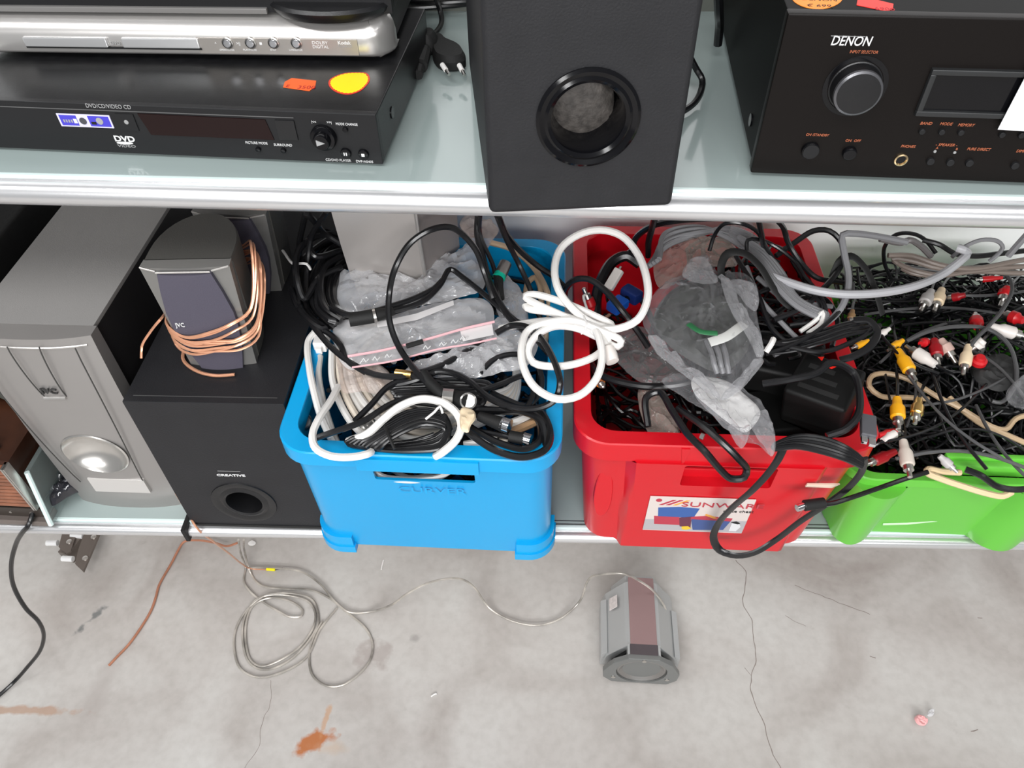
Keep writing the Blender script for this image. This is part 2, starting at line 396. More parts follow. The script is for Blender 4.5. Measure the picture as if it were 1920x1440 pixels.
# --- black disc player with price stickers
b0 = Pz(719, 314, Z2)
dv = empty('dvd_player', 'black disc player with yellow and orange price stickers on its lid', 'dvd player', (b0.x, b0.y, Z2), math.radians(-3.7))
H = .0535
newobj('body', bm_box(-.43, 0, .006, .25, .004, H, .0015), PLT, dv)
newobj('front_panel', bm_prism([(-.43, .003), (0, .003), (0, H+.0005), (-.43, H+.0005)], 0, .0075, .0012), PLF, dv)
newobj('foot', bm_cyl((-.03, .03, 0), (0, 0, 1), .012, .006), BLKM, dv); newobj('foot', bm_cyl((-.40, .03, 0), (0, 0, 1), .012, .006), BLKM, dv)
newobj('foot', bm_cyl((-.03, .22, 0), (0, 0, 1), .012, .006), BLKM, dv); newobj('foot', bm_cyl((-.40, .22, 0), (0, 0, 1), .012, .006), BLKM, dv)
a = L(dv, 250, 212, 1, 0); c = L(dv, 515, 262, 1, 0)
newobj('display_window', bm_prism([(a.x+.004, a.z), (c.x-.004, a.z-.001), (c.x, c.z), (a.x+.010, c.z)], -.0009, .002, .0003), DRK, dv)
a2 = L(dv, 515, 224, 1, 0); c2 = L(dv, 560, 262, 1, 0)
newobj('power_button', bm_box(a2.x, c2.x, -.0016, .002, c2.z, a2.z, .0005), PL, dv)
newobj('tray_seam', bm_box(-.43, c2.x, -.0004, .001, a.z+.0012, a.z+.002), mat('seam_grey', (.10, .10, .10), .5), dv)
q0 = L(dv, 105, 212, 1, 0); q1 = L(dv, 215, 240, 1, 0)
stk = newobj('feature_sticker', bm_box(q0.x, q1.x, -.0008, .0002, q1.z, q0.z, .0002), mat('sticker_lilac', (.62, .60, .80), .4), dv)
BLU = mat('sticker_blue', (.06, .05, .50), .4)
for fx0, fx1 in ((.04, .36), (.58, .97)):
    newobj('sticker_panel', bm_box(q0.x+(q1.x-q0.x)*fx0, q0.x+(q1.x-q0.x)*fx1, -.0011, -.0007, q1.z+.0015, q0.z-.0012), BLU, stk)
for k in range(4): newobj('sticker_print', bm_box(q0.x+.005+k*.0026, q0.x+.0065+k*.0026, -.0013, -.001, (q0.z+q1.z)/2-.002, (q0.z+q1.z)/2+.001), PRG, stk)
newobj('sticker_print', bm_box(q0.x+.0155, q0.x+.019, -.0013, -.001, (q0.z+q1.z)/2-.0025, (q0.z+q1.z)/2+.002), PRW, stk)
newobj('sticker_print', bm_cyl((q0.x+.025, -.0010, (q0.z+q1.z)/2), (0, -1, 0), .0035, .0004, 14), mat('sticker_dark', (.06, .06, .07), .4), stk)
newobj('sticker_print', bm_box(q0.x+.033, q0.x+.038, -.0014, -.001, (q0.z+q1.z)/2-.003, (q0.z+q1.z)/2-.0005), BLKM, stk)
newobj('sticker_print', bm_cyl((q0.x+.042, -.0010, (q0.z+q1.z)/2+.0006), (0, -1, 0), .0035, .0004, 14), PRG, stk)
newobj('open_button', bm_box(*sorted((L(dv, 216, 215, 1, 0).x, L(dv, 250, 215, 1, 0).x)), -.0012, .002, L(dv, 235, 244, 1, 0).z, L(dv, 235, 213, 1, 0).z, .0004), PLF, dv)
knob('standby_light', dv, 238, 228, .0024, .0018, mat('grey_lens', (.3, .3, .3), .3))
ftext(dv, 'DVD/CD/VIDEO CD', 162, 201, .0040, PRG, sx=.92)
ftext(dv, 'DVD', 216, 264, .0058, PRW, name='disc_logo', sx=1.25, bold=.00025)
qq = L(dv, 234, 267, 1, 0); newobj('disc_logo', bm_lathe([(.0001, 0), (.0085, 0), (.0085, .0003), (.0001, .0003)], Matrix.Translation((qq.x, -.0001, qq.z-.0006)) @ FACE @ Matrix.Diagonal((1, .17, 1, 1)), 24), PRW, dv)
ftext(dv, 'VIDEO', 222, 275, .0027, PRG, name='disc_logo', sx=1.7)
ftext(dv, 'PICTURE MODE', 461, 269, .0026, PRW, sx=.86); ftext(dv, 'SURROUND', 514, 273, .0026, PRW, sx=.92)
ftext(dv, 'MODE CHANGE', 630, 234, .0025, PRW, sx=.82)
ftext(dv, 'CD/DVD PLAYER', 611, 301, .0026, PRW, sx=.92); ftext(dv, 'DVP-NS405', 668, 304, .0026, PRW, sx=.95)
ftext(dv, '|<<', 584, 230, .0024, PRW); ftext(dv, '>>|', 613, 231, .0024, PRW)
for px, py in ((485, 279), (532, 281), (648, 242)): knob('small_button', dv, px, py, .0026, .003, BLKG)
q = L(dv, 608, 256, 1, 0)
jog = newobj('jog_dial', bm_lathe([(.0125, 0), (.0125, .004), (.0115, .006), (.0085, .0065), (.008, .011), (.0070, .0125), (0, .0125)], Matrix.Translation((q.x, 0, q.z)) @ FACE, 28), BLKG, dv)
newobj('play_mark', bm_prism([(q.x-.004, q.z+.003), (q.x+.004, q.z), (q.x-.004, q.z-.003)], -.0132, -.0124), PRG, jog)
for px, py, s in ((649, 286, 'p'), (682, 288, 's')):
    k, q = knob('transport_button', dv, px, py, .0052, .003, BLKG)
    if s == 's': newobj('button_mark', bm_box(q.x-.0015, q.x+.0015, -.0033, -.0029, q.z-.0015, q.z+.0015), PRW, k)
    else:
        newobj('button_mark', bm_box(q.x-.0016, q.x-.0005, -.0033, -.0029, q.z-.0016, q.z+.0016), PRW, k)
        newobj('button_mark', bm_box(q.x+.0005, q.x+.0016, -.0033, -.0029, q.z-.0016, q.z+.0016), PRW, k)
newobj('screw', bm_cyl((-.0005, L(dv, 735, 213, 0, 0).y, .028), (1, 0, 0), .006, .0015, 16), BLKG, dv)
YEL = mat('yellow_sticker', (.90, .78, .0), .5); ORG = mat('orange_sticker', (.95, .13, .02), .5); RED = mat('red_edge', (.72, .04, .02), .5)
def flatpoly(name, pts, z0, z1, m, parent):
    b = bmesh.new(); A = [b.verts.new((p.x, p.y, z0)) for p in pts]; B = [b.verts.new((p.x, p.y, z1)) for p in pts]
    b.faces.new(A[::-1]); b.faces.new(B)
    for i in range(len(A)): b.faces.new((A[i], A[(i+1) % len(A)], B[(i+1) % len(A)], B[i]))
    return newobj(name, b, m, parent, smooth=False)
zt = H
lp = [(692, 142), (693, 152), (686, 162), (675, 171), (657, 177), (640, 176), (624, 169), (616, 158), (619, 149), (634, 141), (650, 137), (672, 136), (686, 137)]
ys = flatpoly('price_sticker', spline([L(dv, x, y, 2, zt) for x, y in lp], .002, True), zt, zt+.0003, RED, dv)
cen = sum((L(dv, x, y, 2, zt) for x, y in lp), Vector())/len(lp)
zz = spline([cen+(L(dv, x, y, 2, zt)-cen)*.93 for x, y in lp], .0017, True)
flatpoly('sticker_burst', [cen+(p-cen)*(1 if i % 2 else .95) for i, p in enumerate(zz)], zt+.0003, zt+.0005, YEL, ys)
os_ = flatpoly('price_sticker', [L(dv, x, y, 2, zt) for x, y in ((534, 154), (547, 147), (593, 152), (591, 163), (580, 171), (531, 164))], zt, zt+.0004, ORG, dv)
INK = mat('red_ink', (.35, .0, .01), .6)
lettering(os_, '3500', .009, L(dv, 556, 166, 2, zt+.0004), INK, 'printed_price', M=Matrix.Rotation(.02, 4, 'Z'), ext=.0002)
lettering(os_, 'E', .007, L(dv, 535, 163, 2, zt+.0004), INK, 'printed_price', M=Matrix.Identity(4), ext=.0002)
# --- silver disc player on top of it
r0 = L(dv, 742, 104, 2, H)
s0 = Pz(738, 112, Z2+H+.004)
sd = empty('dvd_player', 'slim silver disc player stacked between two black players', 'dvd player', (s0.x, s0.y, Z2+H), math.radians(-1.3))
SH = .040
CHAMP = mat('silver_player_face', (.66, .64, .62), .28, metal=.75, var=.02)
newobj('body', bm_box(-.425, -.006, .03, .24, .004, SH+.0, .002), BLK, sd)
# rounded fascia : profile swept in x, rounded right end
pf = []
def fascia_ring(y0): return y0
outline = []   # (x,y) plan of the nose, curved at the right end
for k in range(13):
    t = k/12*PI/2; outline.append((-.030+.030*math.sin(t), .028-.028*math.cos(t)))
b = bmesh.new(); zs = [(.004, .006), (.006, .002), (.009, 0), (.024, .0), (.032, .005), (.038, .014), (.0405, .026)]
rows = []
for z, inset in zs:
    row = [b.verts.new((-.425, inset, z))]
    for x, y in outline: row.append(b.verts.new((x-inset*.4*(1 if x > -.02 else .2), max(y, inset) if y < inset else y+inset*.2, z)))
    rows.append(row)
for A, B in zip(rows, rows[1:]):
    for i in range(len(A)-1): b.faces.new((A[i], A[i+1], B[i+1], B[i]))
top = rows[-1]; bot = rows[0]
bt = [b.verts.new((-.425, .10, .0405))] + [b.verts.new((max(v.co.x, -.030), .10, .0405)) for v in top[1:]]
for i in range(len(top)-1):
    try: b.faces.new((top[i], top[i+1], bt[i+1], bt[i]))
    except Exception: pass
bb = [b.verts.new((v.co.x, .05, .004)) for v in bot]
for i in range(len(bot)-1): b.faces.new((bot[i], bb[i], bb[i+1], bot[i+1]))
newobj('front_panel', b, CHAMP, sd, angle=50)
gp0 = L(sd, 374, 92, 1, 0)
newobj('control_strip', bm_box(gp0.x, -.034, -.0012, .001, .008, .024, .0005), mat('control_strip_grey', (.42, .39, .36), .35, metal=.6), sd)
for A_, B_ in ((45, 200), (228, 372)):
    x0 = L(sd, A_, 70, 1, 0).x; x1 = L(sd, B_, 70, 1, 0).x
    newobj('tray_door', bm_box(x0, x1, -.004, .001, .014, .0235, .0012), mat('tray_silver', (.86, .86, .86), .16, metal=.7), sd)
x0 = L(sd, 44, 72, 1, 0).x; x1 = L(sd, 374, 72, 1, 0).x
newobj('tray_shadow_gap', bm_box(x0, x1, -.0015, .001, .0118, .0138), BLKM, sd)
lettering(sd, 'DVD', .005, (L(sd, 204, 70, 1, 0).x, -.0011, .016), PRG, 'disc_logo')
for px in (427, 470, 513, 556):
    k, q = knob('chrome_button', sd, px, 80, .0042, .0035, CHR, y=-.001)
    newobj('button_rim', bm_lathe([(.0056, 0), (.0056, .0014), (.0045, .0018), (.0042, 0)], Matrix.Translation((q.x, -.001, q.z)) @ FACE, 24, cap=False), STEEL, k)
for px, s in ((407, '^'), (447, '>||'), (491, '#')):
    q = L(sd, px-3, 83, 1, 0)
    if s == '#': newobj('lettering', bm_box(q.x, q.x+.0024, -.0016, -.0011, q.z, q.z+.0024), PRW, sd)
    else: lettering(sd, s, .004, (q.x, -.0013, q.z), PRW)
for px, s in ((413, 'OPEN/CLOSE'), (457, 'PLAY/PAUSE'), (508, 'STOP'), (543, 'LANGUAGE')): q = L(sd, px, 94, 1, 0); lettering(sd, s, .0026, (q.x, -.0013, q.z), PRW, sx=1.0)
q = L(sd, 586, 84, 1, 0); lettering(sd, 'DOLBY', .0042, (q.x, -.0013, q.z+.0012), PRW, sx=1.2); lettering(sd, 'DIGITAL', .0042, (q.x, -.0013, q.z-.0028), PRW, sx=1.05)
q = L(sd, 634, 82, 1, 0); lettering(sd, 'Kodak', .0045, (q.x, -.0013, q.z), PRW, sx=1.1, bold=.0001); lettering(sd, 'Picture CD', .0034, (q.x, -.0013, q.z-.003), PRG, sx=.9)
# --- top black player with curved dial
t0 = Pz(742, 32, Z2+H+SH+.004)
td = empty('dvd_player', 'black player on top of the stack with a curved dark lip over the silver one', 'dvd player', (s0.x+.002, s0.y+.016, Z2+H+SH), math.radians(-1.3))
newobj('body', bm_box(-.43, 0, .008, .20, .003, .062, .002), PLT, td)
newobj('front_panel', bm_box(-.43, 0, 0, .009, .002, .06, .0015), PLF, td)
newobj('front_ledge', bm_box(-.43, -.125, -.004, .001, .002, .0075, .001), mat('ledge_grey', (.16, .155, .15), .4), td)
jx = -.063
newobj('curved_lip', bm_lathe([(.0001, .001), (.055, .001), (.060, .006), (.062, .010), (.058, .013), (.0001, .013)], Matrix.Translation((jx, .012, .0)) @ Matrix.Diagonal((1, .62, 1, 1)), 48), BLK, td)
for xa, xb in ((-.43, -.215), (-.20, -.165), (-.148, -.082), (-.079, -.012)):
    newobj('button_row', bm_box(xa, xb, -.0015, .001, .017, .030, .001), BLK, td)
# --- power cords with plug between player and subwoofer
def plug_euro(p, rz, ry=0):
    pass
pc = cable('power_cable', 'black power cord looping behind the disc players on upper shelf', 'power cord',
      [(790, -40, Z2+.05), (812, -12, Z2+.035), (824, 15, Z2+.02), (828, 40, Z2+.012), (818, 60, Z2+.012), (803, 72, Z2+.012)], .0032, RUB)
P = Pz(795, 78, Z2+.016)
newobj('plug_body', bm_loft([[(P.x+ x*s, P.y+y*s2+dy, P.z-.012+z) for x, y in rrect(.032, .030, .010, 3, 4)] for s, s2, dy, z in ((.7, .7, 0, 0), (1, 1, 0, .006), (1, 1, 0, .016), (.7, .7, 0, .024))]), BLKM, pc)
newobj('plug_tip', bm_tube([Pz(795, 96, Z2+.013), Pz(791, 112, Z2+.012), Pz(788, 124, Z2+.012)], .0085, 10), BLKM, pc)
newobj('plug_tip', bm_tube([Pz(787, 127, Z2+.012), Pz(784, 141, Z2+.012)], .0055, 10), BLKM, pc)
pe = empty('power_plug', 'two-pin black power plug with white pins lying beside subwoofer', 'plug', Pz(840, 118, Z2))
bl = bmesh.new()
pl = [Vector(Pz(x, y, Z2+.002)) - pe.location for x, y in ((812, 106), (818, 90), (812, 82), (826, 84), (836, 93), (860, 104), (872, 116), (872, 130), (858, 134), (836, 134), (820, 128), (813, 118))]
cc = sum(pl, Vector())/len(pl); prs = []
for s, z in ((.86, .0), (1, .004), (1, .012), (.84, .018)): prs.append([(cc.x+(p.x-cc.x)*s, cc.y+(p.y-cc.y)*s, z) for p in spline(pl, .003, True)])
newobj('plug_body', bm_loft(prs), BLKM, pe)
newobj('cord_stub', bm_tube(spline([Pz(836, 92, Z2+.01)-pe.location, Pz(828, 86, Z2+.01)-pe.location, Pz(800, 84, Z2+.012)-pe.location]), .0035, 8), RUB, pe)
for (xa, ya), (xb, yb) in (((829, 121), (842, 140)), ((861, 122), (871, 141))):
    A = Pz(xa, ya, Z2+.018)-pe.location; B = Pz(xb, yb, Z2+.014)-pe.location
    pin = newobj('pin', bm_tube([A, A.lerp(B, .55)], .0028, 10), WHT, pe)
    newobj('pin_tip', bm_tube([A.lerp(B, .5), B], .0020, 10), STEEL, pin)
cable('audio_cable', 'pair of black cables running along back of the upper shelf', 'cable', [(700, 18, Z2+.012), (800, 14, Z2+.012), (870, 8, Z2+.012), (960, -6, Z2+.012)], .0035, RUB)
cable('audio_cable', 'thin black cable resting behind subwoofer and player stack', 'cable', [(700, -6, Z2+.012), (790, 6, Z2+.014), (880, 2, Z2+.016), (960, -10, Z2+.016)], .0035, RUB)
# --- subwoofer
A = Pz(918, 400, Z2); B = Pz(1258, 381, Z2)
SWL = Vector((A.x, .585, Z2)); ang = 0.095
sw = empty('subwoofer', 'tall matt black subwoofer with round bass port overhanging the shelf rail', 'speaker', (A.x, A.y-.003, Z2), ang)
bx = L(sw, 1258, 383, 2, 0).x
SWM = mat('subwoofer_vinyl', (.018, .018, .020), .58, spec=.3, bump=.35, bscale=500, var=.1, vscale=30)
_b = bmesh.new(); _A = [(0, 0), (bx, 0), (bx, .30), (-.013, .30)]
_v0 = [_b.verts.new((x, y, 0)) for x, y in _A]; _v1 = [_b.verts.new((x, y, .235)) for x, y in _A]; _b.faces.new(_v0[::-1]); _b.faces.new(_v1)
for i in range(4): _b.faces.new((_v0[i], _v0[(i+1) % 4], _v1[(i+1) % 4], _v1[i]))
bmesh.ops.bevel(_b, geom=list(_b.edges), offset=.006, segments=3, profile=.5, affect='EDGES')
body = newobj('cabinet', _b, SWM, sw)
pc_ = L(sw, 1103, 222, 1, 0); PX, PZ_ = pc_.x, pc_.z
boolean(body, bm_cyl((PX, -.01, PZ_), (0, 1, 0), .0315, .085, 48))
ring = newobj('port_ring', bm_lathe([(.0425, -.001), (.0425, .002), (.040, .0035), (.036, .002), (.0335, .0035), (.0305, .0015), (.0285, -.004), (.0275, -.02), (.027, -.06), (.0285, -.06), (.030, -.001)], Matrix.Translation((PX, 0, PZ_)) @ FACE, 56, cap=False), BLKG, sw)
cr = bmesh.new(); bmesh.ops.create_uvsphere(cr, u_segments=40, v_segments=24, radius=.031)
for v in cr.verts:
    v.co *= 1+.06*noise.noise(v.co*60)+.05*noise.noise(v.co*200); v.co.y *= .35
dustm = mat('crumpled_grey_lining', (.06, .053, .048), .65, bump=1.0, bscale=260, var=.5, vscale=120)
newobj('port_lining', cr, dustm, sw, M=Matrix.Translation((PX-.004, .035, PZ_-.006)))
newobj('port_back', bm_cyl((PX, .07, PZ_), (0, 1, 0), .031, .003, 32), BLKM, sw)
cable('audio_cable', 'black cable bulging out behind right edge of the subwoofer', 'cable', [(1290, 100, Z2+.05), (1306, 130, Z2+.03), (1317, 150, Z2+.02), (1314, 172, Z2+.012), (1300, 195, Z2+.008), (1270, 215, Z2+.006)], .0035, RUB)
cable('power_cable', 'black cord hanging down at left flank of the receiver', 'power cord', [(1346, -30, Z2+.10), (1348, 20, Z2+.07), (1349, 50, Z2+.04), (1346, 84, Z2+.018)], .0050, RUB)
# --- receiver
r0 = Pz(1405, 332, Z2)
rc = empty('receiver', 'large black stereo receiver with round selector knob and orange lettering', 'receiver', (r0.x, r0.y, Z2), math.radians(-3.1))
RM = mat('receiver_black', (.006, .0045, .004), .42, spec=.18, bump=.06, bscale=900)
RT = mat('receiver_lid', (.003, .003, .003), .5, spec=.08)
newobj('front_panel', bm_box(0, .434, 0, .012, .004, .148, .002), RM, rc)
newobj('body', bm_box(.002, .432, .012, .36, .008, .146, .0015), RT, rc)
for x in (.03, .40): newobj('foot', bm_cyl((x, .05, 0), (0, 0, 1), .02, .010), BLKM, rc)
q = L(rc, 1603, 162, 1, 0)
kb = newobj('selector_knob', bm_lathe([(.0215, 0), (.0215, .001), (.0205, .0015), (.0198, .011), (.0190, .0132), (.0175, .0142), (0, .0142)], Matrix.Translation((q.x, 0, q.z)) @ FACE, 56), BLK, rc)
newobj('knob_bevel', bm_lathe([(.0197, .0115), (.0192, .0134), (.0174, .0145), (.0172, .0140)], Matrix.Translation((q.x, 0, q.z)) @ FACE, 56, cap=False), mat('dark_steel', (.16, .16, .17), .3, metal=.7), kb)
newobj('knob_recess', bm_lathe([(.0262, -.0004), (.0262, .0006), (.0222, .0006), (.0220, -.0004)], Matrix.Translation((q.x, 0, q.z)) @ FACE, 48), BLKG, rc)
ftext(rc, 'DENON', 1556, 84, .0078, PRW, name='brand_lettering', shear=.15, sx=.80, bold=.0001)
qa = L(rc, 1558, 67, 1, 0); qb = L(rc, 1622, 70, 1, 0); newobj('brand_lettering', bm_box(qa.x, qb.x, -.0005, 0, qa.z-.0002, qa.z+.0002), PRG, rc)
ftext(rc, 'INPUT SELECTOR', 1592, 99, .0024, PRO, shear=.2, sx=.86)
ftext(rc, 'ON /STANDBY', 1510, 254, .0024, PRO, shear=.2, sx=.9); ftext(rc, 'ON  OFF', 1584, 265, .0024, PRO, shear=.2)
ftext(rc, 'BAND', 1724, 233, .0026, PRO, shear=.2); ftext(rc, 'MODE', 1761, 234, .0026, PRO, shear=.2); ftext(rc, 'MEMORY', 1795, 236, .0026, PRO, shear=.2, sx=.9)
ftext(rc, 'PHONES', 1688, 276, .0026, PRO, shear=.2, sx=.9); ftext(rc, '- SPEAKER -', 1753, 273, .0026, PRO, shear=.2, sx=1.0)
ftext(rc, 'PURE DIRECT', 1812, 281, .0026, PRO, shear=.2, sx=.9); ftext(rc, 'DIMMER', 1904, 285, .0026, PRO, shear=.2, sx=.9)
ftext(rc, 'A', 1754, 279, .0022, PRO); ftext(rc, 'B', 1791, 281, .0022, PRO)
k, q = knob('power_button', rc, 1519, 280, .0078, .004, BLKG); newobj('button_face', bm_cyl((q.x, -.004, q.z), (0, -1, 0), .0068, .001, 24), PLF, k)
knob('power_switch', rc, 1592, 285, .0062, .005, BLKG, bev=.002)
for px, py in ((1728, 245), (1765, 246), (1801, 247), (1878, 251), (1914, 252)): knob('small_button', rc, px, py, .0027, .003, PLF)
for px, py in ((1744, 301), (1781, 303), (1817, 304), (1902, 309)): knob('small_button', rc, px, py, .0034, .003, PLF)
for px, py in ((1753, 284), (1790, 286)): knob('indicator_light', rc, px, py, .0014, .001, mat('grey_lens', (.3, .3, .3), .3))
q = L(rc, 1689, 299, 1, 0)
jk = newobj('headphone_socket', bm_lathe([(.0058, 0), (.0058, .0016), (.0045, .002), (.0038, .0005)], Matrix.Translation((q.x, 0, q.z)) @ FACE, 28, cap=False), mat('brass', (.9, .68, .40), .25, metal=1), rc)
newobj('socket_hole', bm_cyl((q.x, -.0002, q.z), (0, -1, 0), .0040, .0004, 20), BLKG, jk)
q0 = L(rc, 1706, 214, 1, 0); q1 = L(rc, 1745, 126, 1, 0)
wx0, wz0, wz1, wx1 = q0.x+.003, q0.z, q1.z, q0.x+.16
def frame(x0, x1, z0, z1, t, y0, y1):
    b = bmesh.new()
    for (a, c, e, f) in ((x0, x1, z1-t, z1), (x0, x1, z0, z0+t), (x0, x0+t, z0+t*.9, z1-t*.9), (x1-t, x1, z0+t*.9, z1-t*.9)): bm_box(a, c, y0, y1, e, f, .0012, 2, b)
    return b
newobj('display_frame', frame(wx0, wx1, wz0, wz1, .0050, -.0045, .001), mat('frame_dark_grey', (.02, .021, .022), .4), rc)
dw = newobj('display_window', bm_box(wx0+.004, wx1-.004, -.0012, .0005, wz0+.004, wz1-.004), BLKG, rc)
q = L(rc, 1905, 200, 1, -.006); PAP = mat('white_paper', (.80, .80, .82), .6)
newobj('paper_note', bm_prism([(q.x-.006, L(rc, 1888, 243, 1, -.006).z), (q.x+.055, L(rc, 1888, 243, 1, -.006).z-.002), (q.x+.055, L(rc, 1920, 160, 1, -.006).z+.015), (q.x-.004, L(rc, 1920, 160, 1, -.006).z+.015)], -.0065, -.0060), PAP, rc)
zt = .146
os1 = flatpoly('price_sticker', spline([L(rc, x, y, 2, zt) for x, y in ((1484, -5), (1492, 6), (1510, 14), (1535, 18), (1560, 13), (1576, 4), (1580, -6), (1570, -20), (1530, -28), (1495, -20))], .002, True), zt, zt+.0004, mat('amber_sticker', (.95, .27, .02), .5), rc)
lettering(os1, '€ 699,', .008, L(rc, 1512, 12, 2, zt+.0004), BLKM, 'handwritten_price', M=Matrix.Rotation(-.05, 4, 'Z'), ext=.0002, shear=.2)
lettering(os1, 'DENON', .008, L(rc, 1502, 0, 2, zt+.0004), BLKM, 'handwritten_price', M=Matrix.Rotation(-.05, 4, 'Z'), ext=.0002, shear=.2)
os2 = flatpoly('price_sticker', [L(rc, x, y, 2, zt) for x, y in ((1608, -2), (1638, -1), (1675, 8), (1674, 17), (1664, 22), (1606, 10))], zt, zt+.0004, mat('red_sticker', (.9, .03, .02), .5), rc)
lettering(os2, '6900', .008, L(rc, 1640, 18, 2, zt+.0004), INK, 'printed_price', M=Matrix.Rotation(-.1, 4, 'Z'), ext=.0002)
q = L(rc, 1409, 225, 0, .002); newobj('side_screw', bm_cyl((.002, q.y, q.z), (-1, 0, 0), .006, .0015, 16), BLKG, rc)
# ================================================================== lower shelf speakers
# --- silver tower subwoofer
jb = Pz(345, 945, Z1); JX = -.515
js = empty('subwoofer', 'silver-fronted subwoofer with grey top panel and oval dished port', 'speaker', (JX, .613, Z1), math.radians(-.6))
JH = .334; JW = .152
JTOP = mat('grey_vinyl_top', (.25, .242, .235), .5, bump=.25, bscale=700, var=.02)
JSIDE = mat('charcoal_side', (.014, .013, .014), .5, bump=.2, bscale=600)
newobj('cabinet', bm_box(-JW, -.003, .022, .36, .004, JH-.006, .001), JSIDE, js)
newobj('top_panel', bm_box(-JW, -.003, .022, .36, JH-.006, JH, .0008), JTOP, js)
# front fascia: bowed, loft of sections in z
rings = []
for k in range(25):
    z = JH*k/24; rr = []
    prof = .0+ .012*(1-abs(2*k/24-1)**2.2)
    top = 1 if k < 24 else .55
    for i in range(21):
        x = -JW-.001+(JW+.002)*i/20; u = abs(2*i/20-1)
        rr.append((x, -.010*(1-u**2.4)*1.0 - prof*.4 + .006, z))
    rr += [(0.001, .022, z), (-JW-.001, .022, z)]
    rings.append(rr)
fr = newobj('front_panel', bm_loft(rings), SILP, js, angle=40)
def jf(px, py): return L(js, px, py, 1, -.009)
# recessed logo strip
a = jf(35, 648); b_ = jf(95, 745); c = jf(120, 745); d = jf(75, 648)
def quadslab(name, pts, m, parent, t=.0015, off=0):
    b = bmesh.new(); n = len(pts); A = [b.verts.new(p+Vector((0, -t, 0))) for p in pts]; B = [b.verts.new(p+Vector((0, .006, 0))) for p in pts]
    b.faces.new(A); b.faces.new(B[::-1])
    for i in range(n): b.faces.new((A[i], B[i], B[(i+1) % n], A[(i+1) % n]))
    return newobj(name, b, m, parent, smooth=False)
for (p, q_) in (((12, 652), (83, 745)), ((72, 652), (124, 745)), ((140, 655), (268, 905)), ((-60, 660), (150, 905))):
    A = jf(*p); B = jf(*q_); n = 14
    newobj('fascia_seam', bm_tube([A.lerp(B, i/n)+Vector(((.003 if p[0] > 100 else (-.003 if p[0] < 0 else 0))*math.sin(PI*i/n), -.0035*math.sin(PI*i/n)**.6+.0015, 0)) for i in range(n+1)], .0008, 6), mat('seam_dark', (.05, .048, .045), .6), js)
A = jf(83, 746); B = jf(124, 746); newobj('logo_ledge', bm_tube([A, B], .0022, 8), SILV, js)
q = jf(72, 737); lettering(js, 'JVC', .0115, (q.x+.0055, q.y-.0008, q.z+.001), mat('logo_dark', (.03, .03, .03), .3), 'brand_lettering', sx=1.15, ext=.002, bold=.0003)
newobj('bright_edge', bm_tube([Vector((x_, y_-.0006, JH-.012)) for x_, y_, z_ in rings[23][1:20]], .0013, 6), SILV, js)  # pale tube stands in for the highlight along the fascia top
# dished oval port
q = jf(178, 852)
dish = []
R_ = .0415
b = bm_lathe([(R_+.002, .0), (R_, -.0012), (R_*.97, .0006), (R_*.9, .0042), (R_*.8, .0082), (R_*.65, .0124), (R_*.5, .0152), (R_*.35, .0172), (R_*.18, .0184), (.0001, .0188)], None, 48, cap=False)
DISHM = mat('satin_dish', (.62, .60, .57), .24, metal=.85)
# cut fascia
boolean(fr, bm_lathe([(.0001, -.03), (R_, -.03), (R_*.97, .002), (R_*.9, .0058), (R_*.7, .0135), (R_*.4, .0190), (.0001, .0210)], Matrix.Translation((q.x, q.y, q.z)) @ Matrix.Rotation(-PI/2, 4, 'X') @ Matrix.Diagonal((1, .92, 1, 1)), 48))
newobj('port_dish', b, DISHM, js, M=Matrix.Translation((q.x, q.y, q.z)) @ Matrix.Rotation(-PI/2, 4, 'X') @ Matrix.Diagonal((1.0, .92, 1, 1)))
A = jf(162, 898); B = jf(283, 926)
newobj('badge_plate', bm_box(A.x, B.x-.0, -.0085, -.002, B.z, A.z+.0, .001), mat('badge_silver', (.62, .60, .58), .35, metal=.4), js)
# --- black subwoofer with satellites on top
cb = Pz(360, 984, Z1)
cs = empty('subwoofer', 'black wooden subwoofer carrying two small satellite speakers', 'speaker', (-.492, .583, Z1), math.radians(.2))
CH = .262; CWd = .192
CM = mat('black_ash_vinyl', (.014, .014, .016), .52, spec=.35, bump=.3, bscale=500, var=.12, vscale=20)
cab = newobj('cabinet', bm_box(0, CWd, 0, .40, 0, CH, .0012), CM, cs)
q = L(cs, 458, 942, 1, 0); boolean(cab, bm_cyl((q.x, -.01, q.z), (0, 1, 0), .026, .09, 48))
newobj('port_ring', bm_lathe([(.044, 0), (.0435, .0015), (.038, .002), (.033, .0005), (.0275, .0025), (.0245, .001), (.0235, -.006), (.023, -.07), (.026, -.07), (.0265, 0)], Matrix.Translation((q.x, 0, q.z)) @ FACE, 56, cap=False), BLK, cs)
newobj('port_back', bm_cyl((q.x, .068, q.z), (0, 1, 0), .026, .003, 32), BLKM, cs)
ftext(cs, 'CREATIVE', 407, 892, .0042, PRW, name='brand_lettering', sx=1.45, bold=.00015)
qa = L(cs, 408, 883, 1, 0); qb = L(cs, 451, 885, 1, 0); newobj('brand_lettering', bm_box(qa.x, qb.x, -.0005, 0, qa.z, qa.z+.0005), PRG, cs)
newobj('base_strip', bm_box(.003, CWd-.003, -.001, .002, 0, .005), BLKM, cs)
newobj('top_line', bm_box(0.010, CWd-.010, .0095, .0105, CH-.0005, CH+.0003), mat('edge_grey', (.07, .07, .07), .5), cs)
